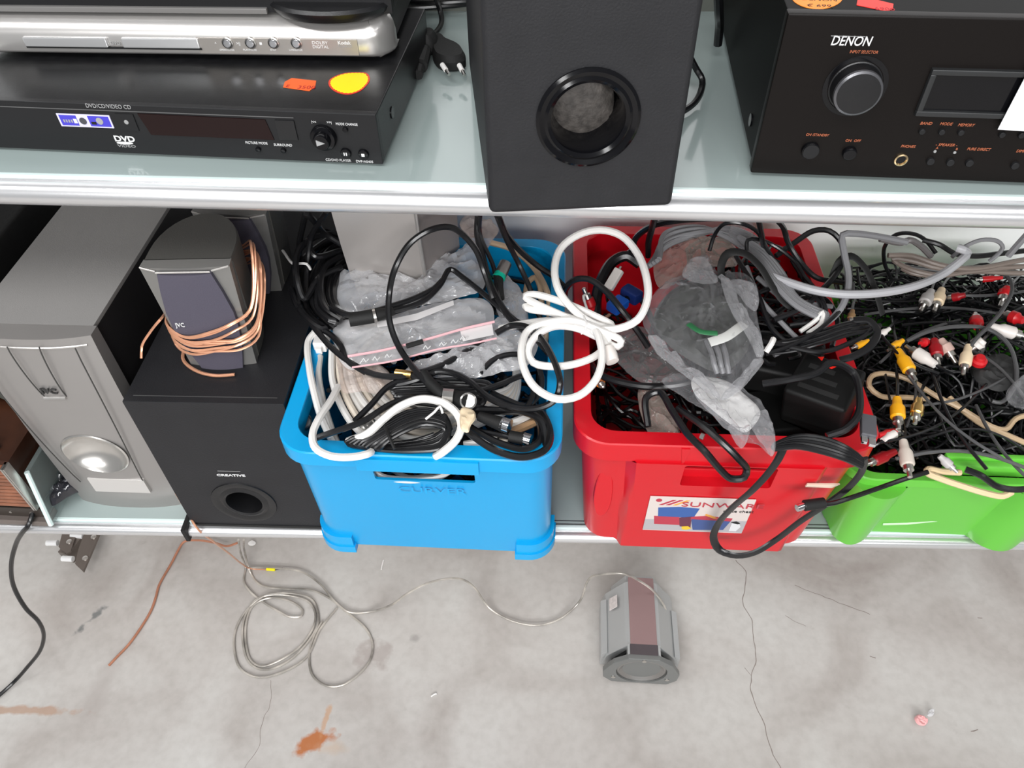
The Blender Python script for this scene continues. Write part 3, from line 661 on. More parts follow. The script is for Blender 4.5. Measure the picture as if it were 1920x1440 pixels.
# satellites
SATD = mat('satellite_graphite', (.062, .060, .055), .5, bump=.2, bscale=700)
SATS = mat('satellite_silver', (.24, .235, .225), .4, metal=.5)
GRL = mat('purple_grille_cloth', (.075, .068, .095), .8, bump=.6, bscale=1500)
def satellite(label, loc, rz, W=.092, Hh=.150, lean=0, group='satellite speakers on the black subwoofer', rx=0):
    root = empty('satellite_speaker', label, 'speaker', loc, rz, group); root.rotation_euler = (rx, lean, rz)
    D = .10; rings = []
    for k, (z, s) in enumerate(((0, .80), (Hh*.02, .84), (Hh*.5, .95), (Hh*.97, 1.0), (Hh, .96))):
        r = []
        hw = W/2*s
        for i in range(17):
            t = PI*i/16; r.append((hw*math.cos(t), .030+(D-.03)*math.sin(t)*(.9+.1*s), z))
        r += [(-hw*1.0, .012, z), (hw*1.0, .012, z)]
        rings.append(r)
    newobj('cabinet', bm_loft(rings), SATD, root, angle=40)
    # front frame, tapering to the foot
    def fp(x, z): return Vector((x, -.006*(1-(2*abs(x)/W)**2), z))
    tw, bw = W/2, W/2*.82
    b = bmesh.new(); n = 12; rows = []
    for k in range(n+1):
        z = Hh*k/n; hw = bw+(tw-bw)*k/n; row = []
        for i in range(n+1):
            x = -hw+2*hw*i/n; row.append(b.verts.new((x, -.004*(1-(2*i/n-1)**2), z)))
        rows.append(row)
    back = [[b.verts.new((v.co.x*.98, .013, v.co.z)) for v in row] for row in rows]
    for G, fl_ in ((rows, 0), (back, 1)):
        for k in range(n):
            for i in range(n): b.faces.new((G[k][i], G[k][i+1], G[k+1][i+1], G[k+1][i]) if not fl_ else (G[k][i], G[k+1][i], G[k+1][i+1], G[k][i+1]))
    for k in range(n):
        for j in (0, n): b.faces.new((rows[k][j], rows[k+1][j], back[k+1][j], back[k][j]))
    for i in range(n):
        for j in (0, n): b.faces.new((rows[j][i], rows[j][i+1], back[j][i+1], back[j][i]))
    newobj('front_frame', b, SATS, root, angle=40)
    # grille, pinched in the middle of its height
    zz = [(0.0, .62), (.25, .80), (.45, .86), (.6, .84), (.8, .72), (.965, .60)]
    Lp = []; Rp = []
    for z, s in zz:
        hw = (bw+(tw-bw)*z)*s; Rp.append((hw, z*Hh)); Lp.append((-hw, z*Hh))
    b = bmesh.new(); rows = []
    for k in range(len(zz)):
        hw = Rp[k][0]; z = Rp[k][1]; rows.append([b.verts.new((-hw+2*hw*i/8, -.0072-.003*(1-(2*i/8-1)**2), z)) for i in range(9)])
    bk = [[b.verts.new((v.co.x, .002, v.co.z)) for v in r] for r in rows]
    for k in range(len(zz)-1):
        for i in range(8): b.faces.new((rows[k][i], rows[k][i+1], rows[k+1][i+1], rows[k+1][i]))
        for j in (0, 8): b.faces.new((rows[k][j], rows[k+1][j], bk[k+1][j], bk[k][j]))
    for i in range(8):
        for j in (0, len(zz)-1): b.faces.new((rows[j][i], rows[j][i+1], bk[j][i+1], bk[j][i]))
    newobj('grille', b, GRL, root, angle=50)
    newobj('bright_edge', bm_tube([Vector((-tw*.6, -.008, Hh*.985)), Vector((tw*.6, -.008, Hh*.985))], .0011, 6), SILV, root)
    for s in (-1, 1): newobj('bright_edge', bm_tube([Vector((s*tw*.62, -.006, Hh*.985)), Vector((s*tw*.98, -.001, Hh*.998))], .0011, 6), SILV, root)
    return root
SZ = Z1+CH
fb = Pz(432, 702, SZ)
s1 = satellite('grey satellite speaker wrapped in copper speaker wire, purple cloth front', (-.390, .648, SZ), math.radians(3), .098, .150)
s2 = satellite('grey satellite speaker without wire standing behind the wire-wrapped one', (-.392, .790, SZ), math.radians(-3), .095, .122)
q = L(s1, 331, 612, 1, -.009); lettering(s1, 'JVC', .0085, (q.x, q.y-.001, q.z), PRW, 'brand_lettering', sx=.8, ext=.001)
newobj('speaker_neck', bm_box(-.02, .02, .07, .16, .08, .12, .006), SATD, s2)
# copper wire wrapped round satellite 1 (front loops measured on the photo, closed behind the cabinet)
def wrap(zf, zr, dz, n, seed, name='speaker_wire', r=.0016):
    rnd = random.Random(seed); pts = []
    for k in range(n):
        a = rnd.uniform(-1, 1)*.010; c = rnd.uniform(-1, 1)*.012
        z0 = zf+dz*k/n; W2 = .050; bulge = rnd.uniform(.002, .012)
        loop = [(-W2, .004, z0+a), (-.025, -.013, z0-.004+a*.4), (.008, -.015, z0+.001+c*.4), (.034, -.012, z0+.007+c), (W2+.003, .002, z0+.014+c), (W2+.004+bulge, .045, z0+.030+zr+rnd.uniform(-.012, .02)),
                (.02, .108, z0+.02+zr*.4), (-.03, .100, z0+.01), (-W2-.004, .045, z0+.004)]
        pts += loop
    return pts
M1 = s1.matrix_world.copy(); bpy.context.view_layer.update(); M1 = s1.matrix_world.copy()
wp = []
for p in wrap(.036, .030, .030, 9, 3): wp.append(M1 @ Vector(p))
tail1 = [M1 @ Vector((-.055, .03, .058)), Pz(300, 600, SZ+.08), Pz(280, 625, SZ+.06), Pz(266, 650, SZ+.04), Pz(265, 672, SZ+.03)]
wr = newobj('speaker_wire', bm_tube(spline(tail1[::-1]+wp, .005), .0011, 6, flat=1.5), COPW)
tag(wr, 'copper speaker wire wound around the front satellite speaker', 'wire')
tailb = [(345, 655, SZ+.004), (343, 672, SZ+.003), (352, 685, SZ+.003), (375, 698, SZ+.003), (405, 704, SZ+.003), (440, 702, SZ+.003)]
newobj('wire_tail', bm_tube(spline([Pz(*p) for p in tailb]), .0016, 6, flat=1.4), COPW, wr)
# copper wire from between the speakers over the rail to the floor
# --- wooden cabinet, far left
wb = empty('wooden_speaker_cabinet', 'brown wood-veneer cabinet with ribbed front at far left of lower shelf', 'cabinet', (-.702, .580, Z1), math.radians(-1.5))
WOOD = mat('walnut_veneer', (.045, .016, .008), .35, var=.45, vscale=14, bump=.1)
WOODF = mat('ribbed_walnut', (.22, .085, .045), .4, var=.35, vscale=30)
newobj('body', bm_box(-.42, 0, .012, .30, .030, .127, .001), WOOD, wb)
b = bmesh.new()
for k in range(11): bm_box(-.418, -.006, .001, .014, .036+k*.0082, .036+k*.0082+.0062, .0015, 1, b)
newobj('ribbed_front', b, WOODF, wb)
newobj('front_backing', bm_box(-.418, -.002, .008, .013, .03, .126), mat('dark_walnut', (.05, .018, .01), .5), wb)
newobj('corner_strip', bm_box(-.005, -.0022, -.001, .012, .032, .126), STEEL, wb)
newobj('corner_strip', bm_box(-.0015, .0006, -.001, .012, .032, .126), STEEL, wb)
newobj('plinth', bm_box(-.42, .002, .002, .30, .010, .031, .001), mat('plinth_bronze', (.05, .04, .034), .4, metal=.4), wb)
newobj('plinth_lip', bm_box(-.42, .006, -.006, .02, 0, .011, .001), mat('lip_taupe', (.20, .17, .155), .4, metal=.5), wb)
for x in (-.045, -.015): newobj('screw', bm_cyl((x, .002, .021), (0, -1, 0), .002, .001, 12), STEEL, wb)
newobj('top_rail', bm_box(-.42, -.022, .030, .034, .127, .140, .001), mat('lip_taupe', (.2, .17, .15), .4), wb)
bb_ = empty('audio_unit', 'dull black audio unit at far left edge behind silver subwoofer', 'audio unit', (-.70, .69, Z1+.1405), 0)
newobj('body', bm_box(-.30, 0.004, 0, .30, 0, .210, .004), mat('dull_black', (.010, .010, .010), .5, bump=.5, bscale=120), bb_)
for x in (-.034, -.018): newobj('knob', bm_cyl((x, 0, .020), (0, -1, 0), .006, .014, 16, .001), mat('greenish_metal', (.18, .19, .16), .35, metal=.7), bb_)
# --- glass divider
gd = newobj('glass_divider', bm_prism([(.576, Z1+.001), (.598, Z1+.098), (.74, Z1+.098), (.74, Z1+.001)], -.0035, .0035, .0008, M=Matrix.Translation((-.6935, 0, 0)) @ Matrix.Rotation(PI/2, 4, 'Z') @ Matrix.Identity(4)), film('divider_glass', (.62, .76, .74), base=.10, edge=.30, rough=.05, scale=3, bump=.0))
newobj('polished_edge', bm_tube([Vector((-.6935, .5755, Z1+.002)), Vector((-.6935, .5975, Z1+.097))], .0035, 8), GEDG, gd)
tag(gd, 'upright glass divider plate between wooden cabinet and silver subwoofer', 'shelf divider')
# crumpled black wrapper
def pillow(name, outline, z, th, material, label=None, cat=None, group=None, seed=0, rings_=14, nseg=72, amp=.010, fr=45, tilt=None, closed_sp=True, parent=None, raw=False):
    """crumpled closed bag: outline measured, real thickness th"""
    P = [Vector(p) if raw else Pz(p[0], p[1], p[2] if len(p) > 2 else z) for p in outline]
    S = spline(P, .002, True)
    # resample
    tot = [0]; 
    for i in range(len(S)): tot.append(tot[-1]+(S[(i+1) % len(S)]-S[i]).length)
    R_ = []
    for k in range(nseg):
        t = tot[-1]*k/nseg; i = 0
        while tot[i+1] < t: i += 1
        R_.append(S[i].lerp(S[(i+1) % len(S)], (t-tot[i])/max(tot[i+1]-tot[i], 1e-9)))
    c = sum(R_, Vector())/nseg; off = Vector((seed*3.1, seed*1.7, seed))
    b = bmesh.new()
    def lay(sign):
        rows = []
        for j in range(rings_+1):
            s = 1-j/rings_
            if j == rings_: rows.append([None]); break
            row = []
            for k in range(nseg):
                p = c.lerp(R_[k], s)
                h = th*(1-s**3)**.7
                n1 = abs(noise.noise(p*fr+off)); n2 = abs(noise.noise(p*fr*2.3+off)); n3 = noise.noise(p*fr*.5+off)
                dz = sign*h*(.55+.5*n3)+(amp*(.5-n1)+amp*.5*(.5-n2))*min(1, (1-s)*5+.25)*(1 if sign > 0 else .6)
                row.append((p.x+amp*.4*n3*(1-s), p.y, p.z+dz))
            rows.append(row)
        return rows, c+Vector((0, 0, sign*th*.55))
    top, ct = lay(1); bot, cb2 = lay(-1)
    edge = [b.verts.new(p) for p in top[0]]
    for rows, cc_, fl in ((top, ct, 0), (bot, cb2, 1)):
        prev = edge
        for j in range(1, rings_):
            cur = [b.verts.new(p) for p in rows[j]]
            for k in range(nseg):
                f = (prev[k], prev[(k+1) % nseg], cur[(k+1) % nseg], cur[k]); b.faces.new(f if not fl else f[::-1])
            prev = cur
        v = b.verts.new(cc_)
        for k in range(nseg):
            f = (prev[k], prev[(k+1) % nseg], v); b.faces.new(f if not fl else f[::-1])
    o = newobj(name, b, material, parent, angle=28)
    if label: tag(o, label, cat, group)
    return o
pillow('plastic_scrap', [(95, 938), (112, 905), (112, 885), (135, 885), (152, 905), (158, 915), (130, 932), (100, 950)], Z1+.024, .020, mat('black_film', (.02, .02, .025), .12, spec=.8), 'crumpled black plastic scrap beside the glass divider', 'plastic scrap', seed=4, amp=.014, nseg=48)
# ================================================================== crates
def crate(name, label, loc, rz, W, D, H, wb_, db_, m, rim=.016, apron=.032, r=.03, bulge=None, wall=.003, handle=None, lip=.010, off=0, inset_rim=0, ybase=None, xbase=0):
    """origin: centre of the base ; W,D outer rim, wb_,db_ base"""
    root = empty(name, label, 'crate', loc, rz); NS, NC = 48, 7
    def ring(w, d, z, rr, bl=0, dy=0, dx=0):
        o = []
        for x, y in rrect(w, d, rr, NS, NC):
            if bl and bulge and y < -d/2+rr*.5: y -= bulge(x, z)
            o.append((x+(xbase*dy/dyb if dyb else 0), y+dy, z))
        return o
    w1, d1 = W-2*lip, D-2*lip; za = H-apron
    dyb = 0 if ybase is None else ybase
    def lerp(t, a, c): return a+(c-a)*t
    rings = []
    N = 6
    rings.append(ring(wb_-.008, db_-.008, 0, r, 1, dyb)); rings.append(ring(wb_, db_, .004, r, 1, dyb))
    for k in range(1, N+1): t = k/N; rings.append(ring(lerp(t, wb_, w1), lerp(t, db_, d1), lerp(t, .004, za), r, 1, dyb*(1-t)))
    rings.append(ring(W, D, za, r+lip)); rings.append(ring(W, D, H-.0015, r+lip)); rings.append(ring(W-.003, D-.003, H, r+lip))
    rings.append(ring(W-2*rim+.002, D-2*rim+.002, H, r)); rings.append(ring(W-2*rim, D-2*rim, H-.002, r))
    rings.append(ring(W-2*rim, D-2*rim, za-.001, r)); rings.append(ring(w1-2*wall, d1-2*wall, za-.004, r))
    rings.append(ring(wb_-2*wall-.01, db_-2*wall-.01, .006, r, 0, dyb))
    body = newobj('body', bm_loft(rings), m, root, angle=32)
    if handle:
        hx0, hx1, hz0, hz1 = handle
        boolean(body, bm_box(hx0, hx1, -D/2-.04, -D/2+.045, hz0, hz1, .0035, 3))
    return root, body, (w1, d1, za)
def plast(name, col, var=.02, rough=.32):
    m = mat(name, col, rough, var=var, vscale=5, spec=.45, coat=.08); return m
BLUE = plast('blue_crate_plastic', (.002, .34, .70))
REDC = plast('red_crate_plastic', (.58, .004, .012))
GRN = plast('green_crate_plastic', (.13, .52, .05))
# blue : rim z .735
BH = .258; BW, BD = .322, .405
bc = (-.1345, .5145+BD/2)
blue, bbody, bi = crate('plastic_crate', 'bright blue plastic crate crammed with white and black cables', (bc[0], bc[1], Z1), math.radians(-1.0), BW, BD, BH, .312, .352, BLUE, rim=.020, apron=.022, lip=.010, ybase=.014, xbase=-.004,
   handle=(-.056, .062, BH-.066, BH-.026))
newobj('handle_lip', bm_box(-.068, .070, -BD/2-.0035, -BD/2+.004, BH-.025, BH-.0035, .001), BLUE, blue)
def cornerfoot(sx, w, d, r, z0, z1, t, ln):
    """rounded corner block wrapping one front corner"""
    pts = []; hw, hd = w/2, d/2
    outer = [(hw-r-ln, -hd)] + [(hw-r+r*math.cos(math.radians(a)), -hd+r+r*math.sin(math.radians(a))) for a in range(-90, 1, 10)] + [(hw, -hd+r+ln)]
    inner = [(x-(x-(hw-r))*0-(t if i > 3 else 0), y+(t)) for i, (x, y) in enumerate(outer)]
    inner = [(hw-r-ln, -hd+t)] + [(hw-r+(r-t)*math.cos(math.radians(a)), -hd+r+(r-t)*math.sin(math.radians(a))) for a in range(-90, 1, 10)] + [(hw-t, -hd+r+ln)]
    poly = [(sx*x, y) for x, y in outer+inner[::-1]]
    b = bmesh.new(); A = [b.verts.new((x, y, z0)) for x, y in poly]; n = len(poly)
    B = [b.verts.new((x*1.0, y, z1)) for x, y in poly]; b.faces.new(A); b.faces.new(B[::-1])
    for i in range(n): b.faces.new((A[i], A[(i+1) % n], B[(i+1) % n], B[i]))
    bmesh.ops.recalc_face_normals(b, faces=b.faces)
    return b
for sx in (-1, 1):
    newobj('corner_foot', cornerfoot(sx, .322, .366, .034, -.0, .034, .012, .016), BLUE, blue, M=Matrix.Translation((-.004, .0125, 0)))
    newobj('corner_foot_flange', cornerfoot(sx, .326, .370, .036, -.0, .013, .015, .018), BLUE, blue, M=Matrix.Translation((-.004, .0125, 0)))
lettering(blue, 'CURVER', .017, (-.032, -BD/2+.0150, BH-.090), BLUE, 'embossed_lettering', sx=1.3, ext=.0002)
# red : rim z .715
RH = .240; RW, RD = .350, .425
def rbulge(x, z):
    s = lambda a: 1/(1+math.exp(-a*900)) if abs(a) < .05 else (1 if a > 0 else 0)
    return .013*s(x+.105)*s(.118-x)
red, rbody, ri = crate('plastic_crate', 'red plastic crate with a picture label and black cords spilling over its front', (.2145, .552+RD/2, Z1), math.radians(-.6), RW, RD, RH, .302, .372, REDC, rim=.021, apron=.030, lip=.010, ybase=-.0, bulge=rbulge,
   handle=(-.045, .062, RH-.075, RH-.032))
newobj('handle_panel', bm_box(-.048, .066, -RD/2+.015, -RD/2+.020, RH-.078, RH-.060, .002), REDC, red)
newobj('handle_rib', bm_prism([(-.053, RH-.003), (-.043, RH-.003), (-.047, RH-.032), (-.049, RH-.032)], -RD/2-.0015, -RD/2+.01, .0005), REDC, red)
newobj('embossed_oval', bm_loft([[(x-.133, y, z) for x, z in [(.012*math.cos(t*PI/12)*k, .115+ (.045+(.02 if math.sin(t*PI/12) > 0 else 0))*math.sin(t*PI/12)*k) for t in range(24)]] for k, y in ((1, -.184), (.97, -.1975), (.9, -.1985))]), REDC, red)
newobj('paper_tag', bm_prism([(.100, RH-.056), (.137, RH-.054), (.130, RH-.061), (.099, RH-.061)], -RD/2-.006, -RD/2-.004), mat('tag_cream', (.75, .6, .48), .6), red)
# label on the red crate: measured on the body's front
def rl(px, py): return L(red, px, py, 1, -.2035)
cT = [rl(1222, 922), rl(1421, 926), rl(1386, 997), rl(1201, 992)]
zt0, zb0 = (cT[0].z+cT[1].z)/2, (cT[2].z+cT[3].z)/2; xl, xr = (cT[0].x+cT[3].x)/2, (cT[1].x+cT[2].x)/2
LBL = mat('label_cream', (.66, .58, .55), .35)
yl = -.2125
def slopeM():   # the front wall leans outwards with height
    return 0
ang_w = math.atan(((RD-.02)-.372)/2/(RH-.034))
LM = Matrix.Translation(((xl+xr)/2, -.186-.013-(zt0+zb0)/2*math.tan(ang_w)-.0012, (zt0+zb0)/2)) @ Matrix.Rotation(ang_w, 4, 'X')
lw, lh = (xr-xl), (zt0-zb0)/math.cos(ang_w)
lb = newobj('picture_label', bm_box(-lw/2, lw/2, -.0006, .0008, -lh/2, lh/2, .0003), LBL, red); lb.matrix_local = LM
def lq(pts, m, d): 
    return newobj('label_print', bm_prism([(-lw/2+lw*u, lh/2-lh*v) for u, v in pts], -.0006-d, -.0006), m, lb, smooth=False)
LBLU = mat('label_blue', (.03, .10, .34), .35); LBL2 = mat('label_blue_dark', (.04, .08, .25), .35); LRED = mat('label_red', (.45, .03, .06), .35); LGRY = mat('label_grey', (.42, .40, .42), .4); LDK = mat('label_dark', (.12, .02, .05), .4); LORG = mat('label_orange', (.75, .35, .06), .4); LYEL = mat('label_yellow', (.75, .5, .02), .4)
lq([(0, .66), (1, .62), (1, .98), (0, .98)], LGRY, .0001)
lq([(.10, .30), (.30, .26), (.50, .29), (.47, .56), (.12, .57)], LBLU, .0003); lq([(.08, .55), (.33, .56), (.36, .80), (.10, .79)], LRED, .0004)
lq([(.33, .58), (.45, .53), (.47, .86), (.36, .84)], LDK, .0005); lq([(.44, .54), (.58, .50), (.85, .55), (.84, .64), (.45, .64)], LRED, .0006)
lq([(.45, .60), (.84, .63), (.80, .90), (.50, .93)], LBL2, .0007); lq([(.58, .44), (.70, .54), (.67, .56), (.57, .47)], LORG, .0009)
lq([(.38, .84), (.44, .82), (.48, .88), (.44, .93), (.39, .92)], LYEL, .0009); lq([(.86, .70), (.93, .68), (.96, .78), (.93, .92), (.86, .92)], mat('label_white', (.7, .7, .72), .4), .0009)
lq([(.85, .66), (.90, .63), (.94, .68), (.92, .70)], BLKM, .0010)
lettering(lb, 'SUNWARE', .0155, (-lw/2+lw*.31, -.0012, lh/2-lh*.235), mat('label_lettering_red', (.48, .04, .06), .4), 'brand_lettering', sx=1.38, ext=.0003)
lettering(lb, 'crate chest', .0080, (-lw/2+lw*.73, -.0012, lh/2-lh*.36), BLKM, 'lettering', sx=1.05, ext=.0003)
for k, mm in enumerate((LRED, LRED, LORG)): lq([(.10+k*.065, .22), (.22+k*.065, .07), (.255+k*.065, .07), (.135+k*.065, .22)], mm, .0003)
lq([(.06+.03*math.cos(t*PI/6)+.03, .09+.045*math.sin(t*PI/6)) for t in range(12)], LRED, .0003)
# green
def gbulge(x, z):
    v = 0
    for c_ in (-.152, .050): v = max(v, math.cos(min(abs(x-c_)/.034, 1)*PI/2)**.6*.024 if abs(x-c_) < .034 else 0)
    return v*min(1, max(0, (.150-z)/.012+.0)) if z < .150 else 0
GH = .150
green, gbody, gi = crate('plastic_crate', 'lime green plastic crate overflowing with audio and video leads', (.575, .577+.168, Z1), math.radians(-1), .385, .336, GH, .350, .292, GRN, rim=.012, apron=.012, lip=.004, bulge=gbulge, r=.028)
SCR = mat('pale_scuff', (.55, .75, .50), .5)
newobj('scuff_mark', bm_tube([L(green, 1655, 983, 1, -.150), L(green, 1700, 982, 1, -.150), L(green, 1757, 976, 1, -.150)], .0022, 6, flat=.5), SCR, green)
newobj('front_step', bm_box(-.075, .16, -.154, -.143, GH-.004, GH+.016, .003), GRN, green)
newobj('front_step', bm_box(-.075, .16, -.144, -.136, GH+.012, GH+.020, .002), GRN, green)
for (x0, x1, y0, y1, z0, z1) in ((-.15, -.13, .158, .166, .146, .17), (-.10, -.07, .158, .166, .146, .165), (-.02, .04, .158, .166, .146, .168)):
    newobj('raised_edge', bm_box(x0, x1, y0, y1, z0, z1, .002), GRN, green)
# pinkish speckled thing, far right
pk = tag(newobj('foam_cylinder', bm_lathe([(.03, 0), (.045, .003), (.048, .02), (.048, .10), (.044, .11), (0, .112)], Matrix.Translation(Pz(1942, 1018, Z1)+Vector((.045, .022, 0))), 36), mat('speckled_pink', (.52, .40, .39), .7, var=.25, vscale=40)), 'pale pink speckled rounded container at right edge of lower shelf', 'container')
# ================================================================== floor
fs = empty('satellite_speaker', 'silver satellite speaker lying on the concrete floor, cone facing out', 'speaker', (.186, .572, 0), math.radians(-1.5))
FSM = mat('floor_speaker_silver', (.50, .51, .51), .35, metal=.5); RSH = mat('red_reflection_paint', (.38, .25, .25), .3, metal=.5)
prof = [(-.055, .004), (.055, .004), (.067, .030), (.062, .052), (.030, .098), (.024, .102), (-.024, .102), (-.030, .098), (-.062, .052), (-.067, .030)]
newobj('cabinet', bm_prism(prof, .026, .150, .0015), FSM, fs)
newobj('back_fin', bm_prism([(-.071, .006), (-.060, .006), (-.060, .058), (-.071, .050)], .03, .135, .001), FSM, fs)
newobj('back_fin', bm_prism([(.060, .006), (.071, .006), (.071, .050), (.060, .058)], .03, .120, .001), FSM, fs)
newobj('cabinet_end', bm_prism([(-.045, .012), (.045, .012), (.050, .04), (.026, .085), (-.026, .085), (-.050, .04)], .149, .172, .002), FSM, fs)
newobj('reflection_strip', bm_box(-.0235, .0235, .028, .158, .1005, .1035, .0008), RSH, fs)  # flat top strip; a red mirror reflection is painted into its colour
op = [(-.050, .004), (.050, .004), (.066, .022), (.068, .046), (.052, .082), (.027, .1035), (-.027, .1035), (-.052, .082), (-.068, .046), (-.066, .022)]
frt = newobj('front_plate', bm_prism(op, 0, .010, .002), mat('front_plate_grey', (.20, .205, .20), .4, metal=.4), fs)
boolean(frt, bm_cyl((0, -.01, .052), (0, 1, 0), .045, .016, 48))
newobj('cone', bm_lathe([(.0455, .0), (.044, .0015), (.040, .0025), (.0375, .0005), (.014, -.015), (.0125, -.012), (.0001, -.0085)], Matrix.Translation((0, .004, .052)) @ FACE, 48, cap=False), mat('cone_grey', (.34, .33, .32), .28, metal=.85), fs)
newobj('bridge_panel', bm_prism([(-.024, .092), (.024, .092), (.024, .1035), (-.024, .1035)], .009, .028), mat('bridge_dark', (.13, .11, .12), .3, metal=.6), fs)
for x in (-.0265, .0265): newobj('bridge_rib', bm_box(x-.002, x+.002, .008, .028, .02, .1025), FSM, fs)
newobj('vent_core', bm_prism([(-.045, .006), (.045, .006), (.052, .04), (.026, .088), (-.026, .088), (-.052, .04)], .0205, .027), BLKM, fs)
for x, z in ((-.048, .026), (.048, .026), (0, .098)): newobj('screw', bm_cyl((x, 0, z), (0, -1, 0), .004, .0012, 14), STEEL, fs)
lbm = Matrix.Translation((-.049, .118, .077)) @ Matrix.Rotation(-.96, 4, 'Y')
newobj('paper_sticker', bm_box(-.011, .011, -.012, .012, -.0002, .0012, .0005), mat('foil_sticker', (.66, .60, .58), .5, var=.15, vscale=200), fs, M=lbm)
# bracket
bk = empty('metal_bracket', 'bronze-coloured steel bracket with bolts on floor below the rail', 'bracket', Pz(150, 1040, 0))
BRZ = mat('bronze_steel', (.20, .17, .15), .35, metal=.6)
def bpoly(pts, z0, z1, m, name):
    o = bk.location; b = bmesh.new(); PP = [Pz(x, y, z0)-o for x, y in pts]
    A = [b.verts.new((p.x, p.y, z0)) for p in PP]; B = [b.verts.new((p.x, p.y, z1)) for p in PP]; b.faces.new(A[::-1]); b.faces.new(B)
    for i in range(len(A)): b.faces.new((A[i], A[(i+1) % len(A)], B[(i+1) % len(A)], B[i]))
    return newobj(name, b, m, bk, smooth=False)
bpoly([(162, 998), (190, 999), (172, 1042), (158, 1074), (143, 1060), (150, 1030)], .030, .036, BRZ, 'plate')
bpoly([(121, 996), (148, 997), (135, 1035), (127, 1041), (119, 1035), (112, 1028)], .030, .036, BRZ, 'plate')
newobj('plate_edge', bm_box(-.012, .012, -.03, .05, 0, .032), BRZ, bk, M=Matrix.Translation(Pz(148, 1030, .0)-bk.location) @ Matrix.Rotation(-.25, 4, 'Z'))
for x, y in ((130, 1016), (176, 1007), (160, 1047)): p = Pz(x, y, .036)-bk.location; newobj('bolt', bm_lathe([(.006, 0), (.0055, .002), (.003, .003), (0, .0032)], Matrix.Translation(p), 16), STEEL, bk)
WZ = mat('bright_zinc', (.85, .85, .85), .35, metal=.2)
for (xa, ya), (xb, yb) in (((88, 1018), (108, 1018)), ((117, 1047), (137, 1048)), ((134, 1003), (156, 1005))):
    newobj('pin', bm_tube([Pz(xa, ya, .034)-bk.location, Pz(xb, yb, .034)-bk.location], .006, 12), WZ, bk)
# sweet wrapper, chips
sw_ = pillow('sweet_wrapper', [(1714, 1347), (1722, 1340), (1733, 1344), (1740, 1352), (1732, 1361), (1720, 1358)], .008, .007, mat('pink_wrapper', (.85, .42, .42), .25, spec=.8), 'small pink and clear sweet wrapper on floor at lower right', 'wrapper', seed=2, amp=.006, nseg=36, fr=90)
pillow('wrapper_twist', [(1738, 1342), (1744, 1330), (1750, 1331), (1750, 1341), (1744, 1344)], .006, .004, film('clear_wrapper', base=.4), seed=5, amp=.006, nseg=30, fr=100, parent=sw_)
pillow('paper_scrap', [(465, 1018), (472, 1013), (480, 1018), (477, 1022), (468, 1023)], .004, .003, WHT, 'tiny white paper scrap on floor below black subwoofer', 'scrap', seed=8, amp=.001, nseg=20)
for pts, lab in ((((719, 1050), (716, 1062), (715, 1068)), 'thin white sliver on floor under the blue crate'), (((808, 1306), (816, 1301), (819, 1301)), 'short white sliver on open floor right of rust stain')):
    cable('plastic_sliver', lab, 'scrap', [(x, y, .002) for x, y in pts], .0014, WHT)
# floor wires
FW = lambda pts: [(x, y, z) for x, y, z in pts]
ck = cable('power_cable', 'black cord hanging from lower shelf onto floor at far left', 'power cord', [(62, 960, Z1+.02), (54, 984, Z1+.012), (44, 996, Z1-.004), (30, 1020, .42), (21, 1060, .36), (26, 1100, .30), (48, 1140, .24), (72, 1165, .19), (82, 1190, .14), (75, 1220, .09), (52, 1250, .045), (25, 1280, .012), (-20, 1320, .004)], .0034, RUB, step=.006)
cable('copper_wire', 'long copper wire running from the black subwoofer over the rail to the floor', 'wire', [(330, 925, Z1+.06), (345, 950, Z1+.02), (368, 988, Z1+.006), (400, 1015, .40), (430, 1038, .25), (455, 1058, .06), (470, 1066, .006), (500, 1068, .004)], .0016, COPW, step=.006)
yt = newobj('yellow_sleeve', bm_tube([Pz(500, 1067, .005), Pz(516, 1068, .005)], .0032, 8), YEL, COL.objects['copper_wire']); newobj('black_end', bm_tube([Pz(515, 1068, .004), Pz(530, 1066, .004)], .0018, 8), RUB, COL.objects['copper_wire'])
cable('copper_wire', 'frayed brown copper wire end trailing left across floor under silver subwoofer', 'wire', [(445, 1018, .02), (425, 1024, .01), (400, 1017, .01), (370, 1013, .012), (345, 1016, .010), (335, 1030, .006), (322, 1055, .004), (298, 1098, .003), (292, 1120, .003), (283, 1145, .003), (262, 1180, .003), (240, 1210, .003), (218, 1233, .002), (204, 1248, .002)], .0024, mat('dull_copper', (.46, .20, .12), .45, metal=.3, var=.2, vscale=40), flat=1.0)
cable('speaker_wire', 'clear twin speaker wire coiled on floor and leading to the fallen satellite', 'wire',
  [(447, 1012, .20), (452, 1040, .05), (460, 1065, .006), (457, 1090, .003), (470, 1110, .003), (495, 1130, .003), (525, 1148, .004), (545, 1157, .004), (565, 1155, .004), (567, 1145, .004), (545, 1128, .004), (505, 1121, .004), (475, 1135, .003), (462, 1165, .003), (461, 1205, .003), (470, 1238, .003), (490, 1249, .003), (530, 1235, .003), (565, 1210, .003), (588, 1175, .003), (591, 1150, .003), (578, 1128, .003), (545, 1117, .004), (505, 1116, .005), (478, 1126, .004), (458, 1160, .004), (456, 1210, .003), (468, 1243, .003), (495, 1256, .003), (540, 1240, .003), (580, 1200, .003), (597, 1165, .003), (585, 1125, .004), (550, 1113, .005), (500, 1116, .005), (468, 1138, .004), (442, 1180, .003), (440, 1225, .003), (452, 1255, .003), (485, 1270, .003), (530, 1260, .003), (575, 1232, .003), (600, 1180, .003), (632, 1140, .003)], .0021, CLRW, step=.006)
